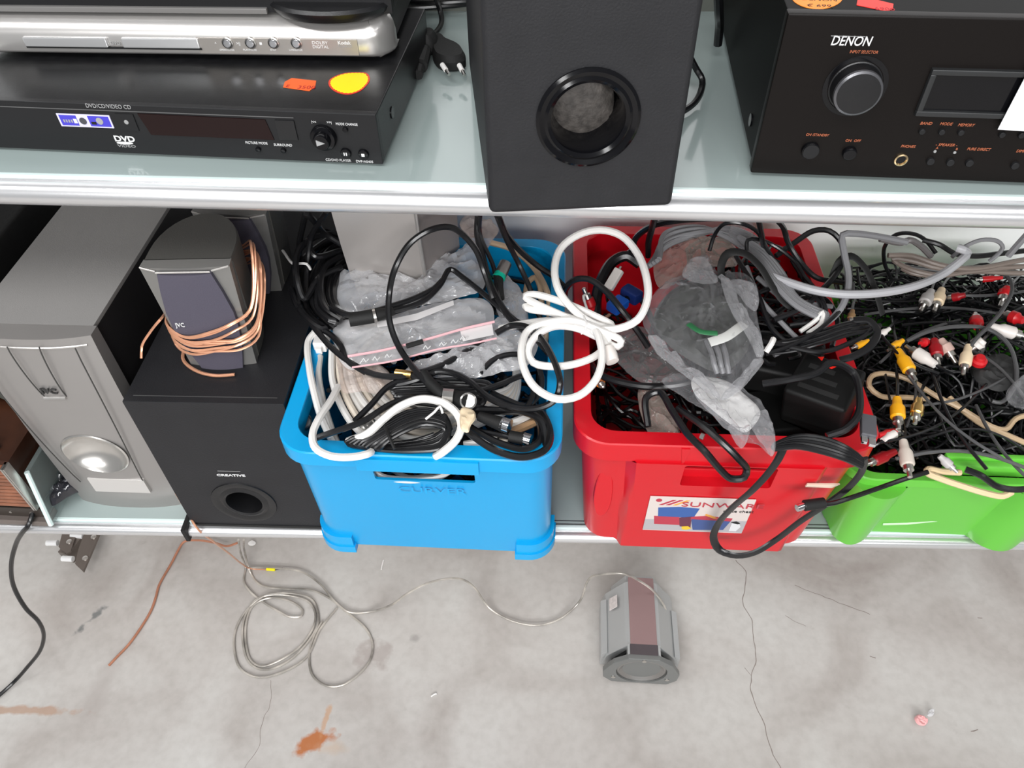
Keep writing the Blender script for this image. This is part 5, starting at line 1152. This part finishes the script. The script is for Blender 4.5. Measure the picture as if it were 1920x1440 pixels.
newobj('plug', bm_box(-.010, .010, -.007, .007, 0, .026, .003), mat('blue_plug', (.01, .10, .48), .35), vg, M=axisM(Pz(1170, 563, .735), pd((1170, 563, .735), (1140, 585, .735)))); newobj('plug_body', bm_box(-.014, .014, -.009, .009, -.018, 0, .004), mat('navy_plug', (.01, .03, .16), .4), vg, M=axisM(Pz(1176, 558, .735), pd((1170, 563, .735), (1140, 585, .735))))
for y in (590, 598): newobj('thumbscrew', bm_cyl(Pz(1143-(y-590), y, .735), pd((1170, 563, .735), (1140, 585, .735)), .0022, .010, 10), mat('copper_screw', (.6, .35, .25), .3, metal=.8), vg)
lead('black lead with orange plug hanging in front left corner of red crate', [(1100, 690, .67), (1112, 700, .68), (1118, 708, .685)], .002, (mat('orange_plug', (.80, .20, .01), .4), .0065, .020))
# grey coils and bags at back of red crate
paths = []
for k in range(8):
    paths.append([(1215+k*3, 500-k*2, .775+.002*k), (1250, 462-k*4+2*(k % 2), .785), (1310, 440-k*2, .79+.003*(k % 3)), (1370, 428+k*3, .79), (1420, 450+k*5, .785)])
strands('grey cable looped flat across back of the red crate', 'cable', paths, .0036, GREY)
pts = []
paths = []
for k in range(6):
    paths.append([(1385+k*5, 445+k*5, .80), (1430, 470+k*6, .805), (1465-k*3, 510+k*4, .80), (1495, 560+k*3, .79), (1550, 590+k*2, .785)])
strands('grey cable bundle curving right from the back of red crate', 'cable', paths, .0036, GREY)
cable('grey_cable', 'long pale grey cable arching from red crate across the green crate', 'cable', [(1440, 515, .80), (1480, 530, .80), (1530, 545, .80), (1590, 552, .80), (1660, 548, .80), (1720, 535, .80), (1770, 512, .80), (1805, 485, .81), (1814, 475, .81), (1805, 468, .82), (1795, 465, .82)], .0052, mat('pale_grey_cable', (.42, .42, .44), .38), step=.006, seg=10)
cable('grey_cable', 'flat grey cable bent upright between red and green crates', 'cable', [(1700, 454, .83), (1650, 444, .84), (1600, 438, .85), (1580, 440, .85), (1582, 470, .83), (1590, 510, .81), (1590, 540, .80), (1575, 580, .79), (1545, 610, .78), (1500, 640, .77), (1450, 665, .76)], .0040, GREY, step=.006)
cable('black_cable', 'black cable forming a round loop above right back corner of red crate', 'cable', [(1455, 480, .80), (1490, 455, .81), (1525, 433, .825), (1555, 433, .83), (1578, 455, .82), (1582, 480, .81), (1570, 510, .80), (1540, 545, .79), (1500, 580, .785), (1450, 600, .78)], .0036, RUB, step=.006)
for lab, pts in (('thin black cable rising at back of red crate near bag knot', [(1330, 470, .80), (1340, 440, .82), (1358, 420, .84), (1385, 418, .845), (1420, 435, .83), (1440, 470, .81), (1460, 500, .80)]),
                 ('thin black cable snaking down right half of red crate', [(1400, 470, .81), (1402, 450, .82), (1418, 448, .82), (1450, 460, .81), (1490, 490, .80), (1510, 520, .795), (1535, 550, .79), (1548, 580, .785), (1545, 610, .78), (1520, 640, .77), (1480, 660, .76)]),
                 ('black cable dropping from shelf behind the red crate', [(1422, 410, .87), (1428, 440, .84), (1436, 470, .80), (1460, 500, .79)]),
                 ('black cable crossing back right corner of red crate', [(1455, 410, .87), (1470, 430, .84), (1478, 455, .82), (1500, 490, .80), (1530, 520, .79), (1580, 530, .78)])):
    cable('black_cable', lab, 'cable', pts, .0034 if 'thin' not in lab else .0026, RUB)
cable('flat_cable', 'wide flat black ribbon cable arching beside bag knot in red crate', 'cable', [(1358, 540, .80), (1352, 500, .82), (1365, 475, .83), (1395, 475, .83), (1425, 500, .82), (1450, 540, .80), (1475, 570, .785), (1520, 590, .775)], .0018, BLKM, flat=2.8, up=(.3, -.5, 1))
cable('flat_cable', 'wide flat black cable bent upright at left edge of green crate', 'cable', [(1560, 520, .79), (1575, 490, .81), (1595, 480, .82), (1620, 500, .81), (1640, 540, .79), (1655, 590, .76)], .0018, BLKM, flat=2.8, up=(.3, -.5, 1))
rb = []
for k in range(7): rb.append([(1420, 645+k*3.0, .765), (1480, 638+k*3.6, .775), (1540, 620+k*4, .785), (1590, 605+k*4, .785), (1630, 598+k*4, .78)])
strands('band of parallel black leads stretching from red crate to green crate', 'cable', rb, .0019, RUB, name='coiled_cable')
cable('flat_cable', 'flat black strap cable looping over right rim of red crate', 'cable', [(1600, 600, .785), (1628, 600, .79), (1645, 620, .785), (1635, 645, .78), (1600, 668, .775), (1575, 675, .77)], .0020, RUB, flat=2.2, up=(0, -.3, 1))
cable('silver_cable', 'glossy white and silver cable arc at middle of red crate', 'cable', [(1500, 622, .775), (1530, 600, .785), (1542, 585, .79), (1540, 605, .785), (1515, 625, .78)], .0028, WC[0])
# adapters
pa = empty('power_adapter', 'black wedge-shaped power adapter with red dots at right of red crate', 'adapter', Pz(1540, 745, .722), math.radians(-32)); pa.rotation_euler = (math.radians(8), math.radians(-6), math.radians(-34))
APM = mat('adapter_black', (.006, .006, .006), .5, bump=.1, spec=.25)
newobj('housing', bm_box(-.036, .036, -.032, .036, -.03, .030, .005, 3), APM, pa)
for k in range(3):
    newobj('rating_text', bm_box(-.024, .022-.008*k, -.020+k*.016, -.013+k*.016, .0295, .0303), mat('faint_print', (.012, .012, .012), .6), pa)
RD = mat('red_sticker_dot', (.9, .02, .01), .5)
newobj('red_sticker', bm_cyl(L(pa, 1558, 684, 2, .0302), (0, 0, 1), .0065, .0006, 6), RD, pa); newobj('red_sticker', bm_cyl(L(pa, 1540, 672, 2, .0302), (0, 0, 1), .004, .0006, 3), RD, pa)
pa2 = empty('power_adapter', 'black power adapter half buried below red dots adapter, nearest front rim', 'adapter', Pz(1475, 795, .655)); pa2.rotation_euler = (0, .1, .25)
newobj('housing', bm_box(-.055, .055, -.03, .04, -.03, .026, .005, 3), APM, pa2)
pa3 = empty('power_adapter', 'black adapter lying behind the clear bags in middle of red crate', 'adapter', Pz(1460, 690, .70)); pa3.rotation_euler = (0, 0, -.3)
newobj('housing', bm_box(-.05, .05, -.03, .04, -.03, .020, .006, 3), APM, pa3)
cable('black_cable', 'black cord curving around right side of the red-dotted adapter', 'cable', [(1430, 720, .765), (1480, 712, .775), (1530, 700, .78), (1560, 680, .785), (1600, 700, .77), (1612, 740, .765), (1608, 780, .76), (1585, 805, .755), (1550, 818, .75)], .0042, RUB)
# bags of red crate
big = pillow('plastic_bag', [(1290, 490), (1330, 492), (1350, 515), (1400, 520), (1420, 545), (1418, 590), (1428, 640), (1430, 672), (1405, 705), (1385, 735), (1350, 750), (1320, 725), (1280, 690), (1225, 640), (1205, 610), (1215, 570), (1250, 530), (1285, 515)], .790, .030, FC, 'large clear plastic bag of dark cable on top of red crate', 'plastic bag', seed=21, amp=.022, rings_=22, nseg=120, fr=32)
inn = pillow('dark_cable_roll', [(1225, 600), (1260, 545), (1320, 525), (1385, 545), (1405, 600), (1400, 660), (1350, 700), (1300, 680), (1250, 645)], .782, .020, mat('dull_grey_green', (.05, .052, .048), .5), 'dark green-grey rolled lead inside the large clear bag', 'cable', seed=22, amp=.008, nseg=60)
cable('flat_cable', 'whitish flat strip showing inside the large clear bag', 'cable', [(1330, 642, .812), (1360, 632, .815), (1385, 615, .815), (1395, 608, .812)], .0014, mat('strip_grey', (.5, .5, .48), .4), flat=4, up=(0, -.3, 1))
cable('bag_tie', 'green printed band inside the large clear bag', 'band', [(1292, 608, .812), (1315, 622, .816), (1345, 625, .816)], .0016, mat('dark_green', (.02, .14, .05), .5), flat=2.5, up=(0, 0, 1))
bub = pillow('plastic_bag', [(1290, 700), (1350, 725), (1400, 740), (1430, 765), (1450, 800), (1452, 850), (1447, 857), (1425, 838), (1395, 830), (1370, 800), (1320, 770), (1265, 735), (1240, 715)], .765, .018, FC, 'narrow clear bag with white foam roll drooping over front rim of red crate', 'plastic bag', seed=23, amp=.014, rings_=18, nseg=96, fr=40)
pillow('foam_roll', [(1300, 708), (1360, 715), (1400, 745), (1425, 770), (1420, 790), (1395, 812), (1375, 800), (1330, 765), (1300, 735)], .762, .013, mat('white_foam', (.72, .71, .70), .6), 'white foam roll packed inside the narrow clear bag', 'foam roll', seed=24, amp=.004, nseg=48)
pillow('plastic_bag', [(1135, 640), (1200, 620), (1240, 655), (1300, 700), (1290, 718), (1210, 722), (1165, 690)], .725, .014, film('smoky_bag_film', (.30, .28, .28), base=.16, edge=.6, rough=.08, scale=13, bump=.8), 'smoky clear bag at left middle of red crate', 'plastic bag', seed=25, amp=.016, nseg=60)
pillow('plastic_bag', [(1200, 728), (1240, 735), (1262, 775), (1275, 830), (1262, 838), (1225, 825), (1205, 790)], .700, .014, FP, 'pinkish crumpled clear bag down in front of red crate', 'plastic bag', seed=26, amp=.014, nseg=60)
pillow('plastic_bag', [(1225, 500), (1240, 470), (1300, 450), (1370, 455), (1380, 500), (1330, 500), (1290, 515), (1240, 545)], .77, .016, FP, 'clear bag with tan contents in back of red crate', 'plastic bag', seed=27, amp=.014, nseg=60)
pillow('plastic_bag', [(1370, 428), (1400, 422), (1412, 440), (1400, 470), (1380, 460), (1368, 445)], .80, .012, FC, 'small whitish bag peak at back right of red crate', 'plastic bag', seed=28, amp=.012, nseg=40)
FE = film('crease_glint_film', (.55, .55, .57), base=.10, edge=.66, rough=.06, scale=22, bump=1.0)  # paler film for added folds that stand in for glints on the creases
for nm_, ol, z_ in (('bag_fold', [(1352, 520), (1362, 522), (1385, 570), (1405, 600), (1428, 640), (1430, 670), (1420, 672), (1405, 640), (1378, 600), (1360, 560)], .822),
    ('bag_fold', [(1345, 520), (1375, 528), (1418, 545), (1416, 585), (1400, 575), (1380, 550)], .818),
    ('bag_fold', [(1215, 630), (1235, 640), (1290, 690), (1335, 728), (1352, 748), (1340, 748), (1310, 725), (1262, 690), (1225, 655)], .808),
    ('bag_fold', [(1425, 672), (1432, 675), (1405, 715), (1380, 740), (1350, 752), (1360, 735), (1390, 705)], .812),
    ('bag_neck', [(1285, 500), (1300, 486), (1322, 488), (1335, 505), (1345, 530), (1325, 535), (1300, 530), (1280, 520)], .815)):
    pillow(nm_, ol, z_, .006, FE, seed=len(ol)+int(z_*1000), amp=.012, nseg=48, rings_=8, fr=60, parent=big)
for ol in ([(1365, 800), (1390, 808), (1405, 800), (1400, 830), (1388, 842), (1378, 830)], [(1408, 790), (1432, 770), (1448, 800), (1452, 845), (1446, 858), (1430, 835), (1415, 815)], [(1300, 735), (1310, 728), (1370, 790), (1390, 815), (1380, 818), (1340, 785)]):
    pillow('bag_fold', ol, .778, .006, FE, seed=ol[0][1], amp=.010, nseg=48, rings_=8, fr=60, parent=bub)
for k in range(3): cable('grey_cable', ['grey lead visible low inside the large clear bag', 'second grey lead inside the large clear bag beside the first', 'light grey lead end at bottom of the large clear bag'][k], 'cable', [(1325+k*14, 640, .80), (1335+k*13, 665, .806), (1340+k*12, 685, .806), (1345+k*11, 700, .80)], .003, GREY)
for lab, pts, r_, m_ in (('pale grey lead curving under grey cable bundle in red crate', [(1400, 500, .79), (1425, 560, .78), (1470, 610, .775), (1500, 640, .77)], .003, GREY),
    ('grey lead crossing the right side of red crate near white arc', [(1420, 520, .79), (1470, 560, .785), (1520, 570, .78), (1560, 575, .775)], .003, GREY),
    ('black lead hugging right rim inside red crate', [(1440, 600, .77), (1500, 560, .775), (1545, 560, .77), (1570, 600, .765), (1560, 650, .76)], .0032, RUB),
    ('black lead arcing under the ribbon cable in red crate', [(1380, 480, .79), (1420, 550, .785), (1450, 620, .775), (1500, 660, .765)], .0032, RUB),
    ('glossy black lead over adapters in middle of red crate', [(1430, 640, .775), (1480, 650, .78), (1540, 660, .78), (1600, 640, .78), (1650, 610, .78)], .0030, RUB),
    ('thin black lead from bag edge across adapters in red crate', [(1435, 665, .775), (1500, 640, .785), (1545, 610, .79), (1590, 560, .79), (1595, 500, .80)], .0024, RUB),
    ('black lead forming low arc behind red crate adapters', [(1400, 560, .78), (1450, 540, .79), (1500, 545, .79), (1540, 570, .785), (1530, 600, .78), (1480, 610, .775)], .0028, RUB)):
    cable('loose_cable', lab, 'cable', pts, r_, m_)
cable('lead_end', 'short white stub lying among black leads at centre of red crate', 'cable', [(1436, 660, .778), (1446, 645, .785), (1450, 636, .785)], .0035, WC[0])
# cords spilling over the front of red crate
c1 = lead('black cord loop hanging over front handle of red crate', [(1215, 800, .72), (1212, 745, .735), (1235, 735, .74), (1260, 770, .745), (1290, 815, .745), (1320, 845, .742), (1350, 880, .718), (1370, 897, .706), (1395, 895, .706), (1400, 880, .712), (1385, 860, .728), (1355, 830, .742), (1320, 800, .745), (1270, 765, .74)], .0042, None, name='power_cable')
newobj('silver_end', bm_tube([Pz(1313, 817, .752), Pz(1320, 820, .752)], .0035, 8), STEEL, c1)
bb2 = []
for k in range(5): bb2.append([(1452, 835+k*1.5, .752), (1490, 820+k*4.2, .755), (1540, 822+k*6, .752), (1590, 842+k*5, .745), (1615, 862+k*3.0, .735)])
bd = strands('bundle of black cords folded over front right rim of red crate', 'cable', bb2, .0034, RUB, name='coiled_cable')
cable('flat_cable', 'flat black cord hanging in a deep loop in front of red crate', 'power cord', [(1470, 838, .752), (1460, 860, .738), (1440, 888, .715), (1410, 920, .685), (1375, 950, .64), (1345, 985, .58), (1338, 1010, .55), (1350, 1032, .53), (1380, 1042, .53), (1415, 1036, .54), (1455, 1012, .56), (1500, 978, .60), (1550, 945, .64), (1590, 915, .67), (1615, 885, .70), (1620, 860, .73)], .0022, RUB, flat=2.4, up=(.2, -1, .3), step=.006)
jl = cable('jack_lead', 'black lead with silver tip crossing green crate front', 'cable', [(1740, 885, .66), (1700, 897, .655), (1640, 918, .655), (1590, 935, .66), (1560, 944, .66), (1530, 946, .66)], .0030, RUB)
newobj('plug', bm_tube([Pz(1545, 943, .66), Pz(1508, 948, .66)], .0065, 12), BLKM, jl); newobj('plug_tip', bm_tube([Pz(1509, 948, .66), Pz(1494, 953, .66)], .0042, 12), CHR, jl)
ub = empty('usb_connector', 'grey flat connector with metal tip on front right corner of red crate', 'connector', Pz(1627, 803, .748)); ub.rotation_euler = (0, 0, math.radians(-14))
newobj('housing', bm_box(-.008, .008, -.014, .016, -.003, .006, .0015), mat('grey_housing', (.09, .09, .10), .45), ub); newobj('metal_tip', bm_box(-.0075, -.001, -.023, -.014, -.002, .003, .001), CHR, ub); newobj('metal_tip', bm_box(.000, .0075, -.025, -.014, -.002, .003, .001), CHR, ub)
# ================================================================== contents : green crate
Gz = .655
tanp = [(1940, 775, .66), (1905, 785, .66), (1885, 805, .66), (1860, 800, .665), (1800, 765, .67), (1760, 745, .675), (1700, 710, .68), (1660, 700, .68), (1635, 705, .68), (1630, 725, .68), (1650, 742, .675), (1700, 745, .67), (1740, 748, .665)]
cable('tan_cable', 'tan flat cable making a pointed loop in middle of green crate', 'cable', tanp, .0034, TAN, step=.006)
cable('tan_cable', 'tan cable running diagonally out past right edge of green crate', 'cable', [(1780, 745, .67), (1800, 765, .668), (1840, 795, .665), (1880, 812, .66), (1940, 838, .66)], .0034, TAN)
cable('tan_cable', 'cream cable hanging over front lip of green crate', 'cable', [(1800, 886, .64), (1765, 884, .645), (1740, 880, .65), (1738, 886, .65), (1765, 898, .645), (1800, 910, .64), (1850, 925, .635), (1880, 930, .632), (1897, 922, .635)], .0040, mat('cream_cable', (.72, .56, .34), .4))
cable('black_cable', 'dark cable draping over front lip beside the cream one', 'cable', [(1810, 880, .65), (1840, 892, .65), (1870, 912, .642), (1900, 918, .64), (1940, 915, .64)], .0040, RUB)
# big foreground grey thin loops
cable('grey_cable', 'thin grey lead arcing down right side of the green crate to a cream plug', 'cable', [(1700, 500, .72), (1780, 508, .72), (1850, 505, .73), (1885, 515, .73), (1898, 540, .73), (1880, 580, .725), (1855, 610, .72), (1830, 635, .715), (1815, 655, .71)], .0026, mat('dark_grey_lead', (.07, .07, .072), .4), step=.006)
CRM = mat('cream_plug', (.78, .62, .42), .4)
plug(COL.objects[[o.name for o in COL.objects if o.name.startswith('grey_cable')][-1]], Pz(1816, 648, .71), pd((1816, 648, .71), (1806, 700, .70)), CRM, .0075, .032)
cable('black_cable', 'thin black lead making a large oval in right half of green crate', 'cable', [(1700, 640, .70), (1740, 622, .71), (1800, 612, .715), (1855, 618, .715), (1890, 645, .71), (1905, 690, .70), (1900, 730, .69), (1875, 755, .685), (1860, 752, .685)], .0026, mat('dark_grey_lead', (.07, .07, .072), .4), step=.006)
cable('black_cable', 'thin black lead standing as a ring at back of green crate', 'cable', [(1670, 520, .72), (1658, 490, .76), (1660, 460, .79), (1680, 440, .81), (1710, 438, .81), (1735, 450, .80), (1755, 475, .79)], .0026, RUB)
paths = []
for k in range(4): paths.append([(1665+k*9, 476+k*9+rnd.uniform(-3, 3), .775-.006*k), (1710, 480+k*11+rnd.uniform(-4, 4), .775-.006*k), (1760, 496+k*8+rnd.uniform(-4, 4), .77-.005*k), (1820, 504+k*3+rnd.uniform(-6, 2), .765-.004*k), (1935, 488+k*7, .76-.004*k)])
strands('taupe grey cable folded in long loops along back of green crate', 'cable', paths, .0034, mat('taupe_cable', (.22, .18, .155), .42), name='coiled_cable')
cable('black_cable', 'wavy black cable above taupe loops at back of green crate', 'cable', [(1730, 450, .80), (1760, 458, .80), (1790, 475, .79), (1830, 480, .785), (1880, 475, .785), (1940, 468, .785)], .0034, RUB)
cable('grey_cable', 'grey and white lead looping against white wall behind green crate', 'cable', [(1785, 482, .80), (1810, 462, .81), (1840, 450, .82), (1870, 452, .82), (1880, 465, .81), (1870, 478, .80), (1855, 490, .79)], .0026, GREY)
cable('grey_cable', 'steel-grey lead leaning on wall at far right back', 'cable', [(1935, 430, .84), (1912, 455, .82), (1890, 480, .80)], .0040, GREY)
cable('flat_cable', 'slate cable folded above taupe loops behind green crate', 'cable', [(1650, 448, .82), (1690, 455, .815), (1705, 450, .82), (1725, 460, .81), (1745, 480, .79)], .0040, mat('slate_cable', (.13, .12, .12), .45))
rnd = random.Random(31)
# thin dark leads fanning out
k_ = 0
LEADS = ['back left across to the right edge under taupe loops', 'left rear edge dipping toward right edge', 'left middle rising to right rear', 'left side climbing to the cream plug pair', 'middle left to the round red plugs on right edge', 'front left rising to the pouch', 'front left corner up to middle', 'front middle to lower right corner', 'front middle to right edge above green lip', 'upper left down to front middle', 'rear middle to right edge beside white ribbed plug', 'nearly straight along rear under big grey arc', 'left, steeply down beside yellow plugs', 'middle to right edge past the pouch', 'left rear down to white ribbed plug', 'left, steeply down past the tan loop', 'middle down to the cream cable', 'right middle down to the right front corner']
for (x0, y0), (x1, y1), bend in (((1600, 560), (1900, 530), 18), ((1620, 590), (1930, 600), -18), ((1640, 640), (1930, 570), 20), ((1650, 680), (1800, 600), -14), ((1690, 610), (1930, 660), -26), ((1660, 760), (1900, 700), 22), ((1650, 830), (1850, 720), 24),
    ((1680, 860), (1930, 880), -24), ((1740, 820), (1930, 850), -30), ((1700, 700), (1880, 860), 16), ((1800, 560), (1935, 620), -12), ((1720, 540), (1930, 545), 12), ((1660, 700), (1720, 860), 12), ((1780, 640), (1930, 760), -20), ((1640, 610), (1760, 700), 16), ((1690, 650), (1700, 800), -22), ((1745, 690), (1850, 880), 14), ((1830, 760), (1930, 900), 10)):
    z = rnd.uniform(.675, .70); n = 5; pts = []
    dx, dy = x1-x0, y1-y0; ln = math.hypot(dx, dy)
    for i in range(n): t = i/(n-1); o = bend*math.sin(PI*t); pts.append((x0+dx*t-dy/ln*o, y0+dy*t+dx/ln*o, z+.008*math.sin(PI*t)))
    cable('audio_lead', 'thin lead in green crate from '+LEADS[k_], 'cable', pts, rnd.uniform(.0015, .0022), [RUB, mat('dark_grey_lead', (.07, .07, .072), .4)][k_ % 2], 'thin leads strewn over the green crate'); k_ += 1
PK = mat('pink_beige_plug', (.55, .38, .33), .4); GW = mat('greywhite_plug', (.45, .43, .42), .4)
RC = [('orange-yellow plug pointing down at left side of green crate', (1678, 655), (1690, 640), (1668, 655), YELP, .0052, .018),
 ('large yellow plug at upper left of the green crate', (1678, 630), (1685, 660), (1712, 706), YELP, .0085, .034),
 ('yellow plug hanging upright left of the gold plug', (1683, 720), (1682, 750), (1684, 792), YELP, .0085, .030),
 ('gold metal plug in front of the tan loop', (1728, 732), (1722, 752), (1716, 790), GOLD, .0075, .024),
 ('white ribbed plug just left of two red plugs', (1765, 690), (1750, 682), (1715, 660), WPLG, .0085, .030),
 ('dark red plug beside white ribbed plug', (1750, 630), (1752, 640), (1757, 668), mat('dark_red_plug', (.32, .005, .01), .4), .008, .026),
 ('small red plug behind white ribbed plug', (1720, 655), (1728, 644), (1738, 640), REDP, .006, .014),
 ('pinkish beige plug right of dark red plug', (1755, 630), (1765, 640), (1775, 655), PK, .0085, .020),
 ('round red plug facing up near the cream plug', (1845, 650), (1838, 672), (1836, 676), REDP, .0095, .012),
 ('white ring plug above the red ring plug', (1850, 630), (1840, 640), (1834, 645), WPLG, .0095, .012),
 ('stout red plug in upper middle of green crate', (1835, 632), (1832, 612), (1829, 592), REDP, .0085, .020),
 ('round red plug at upper right of green crate', (1900, 530), (1888, 542), (1884, 552), REDP, .009, .014),
 ('slim red plug flat at back of green crate', (1890, 520), (1875, 521), (1840, 524), REDP, .0045, .026),
 ('white ribbed plug pointing right near right edge', (1850, 610), (1860, 613), (1905, 626), WPLG, .0085, .032),
 ('red plug touching right edge of the photo', (1930, 605), (1915, 600), (1898, 594), REDP, .0085, .018),
 ('grey plug of a pair below the big grey arc', (1752, 530), (1745, 548), (1733, 570), GW, .0085, .026),
 ('cream plug of a pair below the big grey arc', (1770, 532), (1765, 545), (1757, 568), CRM, .0085, .028),
 ('red plug beside the corner of red crate', (1640, 820), (1650, 816), (1678, 812), REDP, .0060, .026),
 ('white plug beside the corner of red crate', (1640, 835), (1658, 824), (1690, 806), WPLG, .0060, .022),
 ('upright white and beige plug near front of green crate', (1697, 812), (1694, 830), (1702, 872), mat('aged_white_plug', (.62, .55, .48), .4), .0080, .034),
 ('long red plug lying behind rim of the red crate', (1690, 840), (1675, 848), (1640, 864), mat('dark_red_plug', (.32, .005, .01), .4), .0070, .030),
 ('white pin plug at middle left of green crate', (1672, 610), (1665, 618), (1650, 628), WPLG, .0045, .016),
 ('dim red plug behind the cream pair', (1810, 550), (1805, 554), (1795, 556), mat('dark_red_plug', (.32, .005, .01), .4), .006, .016),
 ('small dull plug at front middle of green crate', (1760, 850), (1765, 858), (1778, 870), GW, .0055, .016),
 ('amber plug lying on the black band between crates', (1640, 630), (1625, 640), (1600, 652), YELP, .0045, .018),
 ('small brown plug standing near the black band', (1600, 570), (1598, 585), (1595, 600), mat('brown_plug', (.30, .18, .08), .5), .005, .014)]
for lab, a, p, q, col, r, ln in RC:
    z = .705 if a[1] < 760 else .69
    if 'behind rim' in lab: z = .66
    P0, P1 = (*p, z), (*q, z-.004); d = pd(P0, P1)
    c = cable('audio_lead', lab, 'cable', [(a[0]+(a[0]-p[0])*1.2+rnd.uniform(-8, 8), a[1]+(a[1]-p[1])*1.2, z-.022), (a[0], a[1], z-.006), P0], .0020, RUB)
    plug(c, Pz(*P0)-d*.003, d, col, r, ln, pin=True)
pillow('plastic_bag', [(1885, 740), (1905, 715), (1935, 700), (1940, 760), (1915, 768), (1890, 757)], .70, .016, FC, 'clear bag with orange print at right edge of green crate', 'plastic bag', seed=33, amp=.012, nseg=48)
pillow('dark_pouch', [(1825, 690), (1870, 665), (1905, 680), (1905, 720), (1870, 735), (1830, 715)], .685, .012, mat('black_fabric', (.02, .02, .02), .7), 'dark flat pouch lying among leads at right of green crate', 'pouch', seed=34, amp=.008, nseg=48)
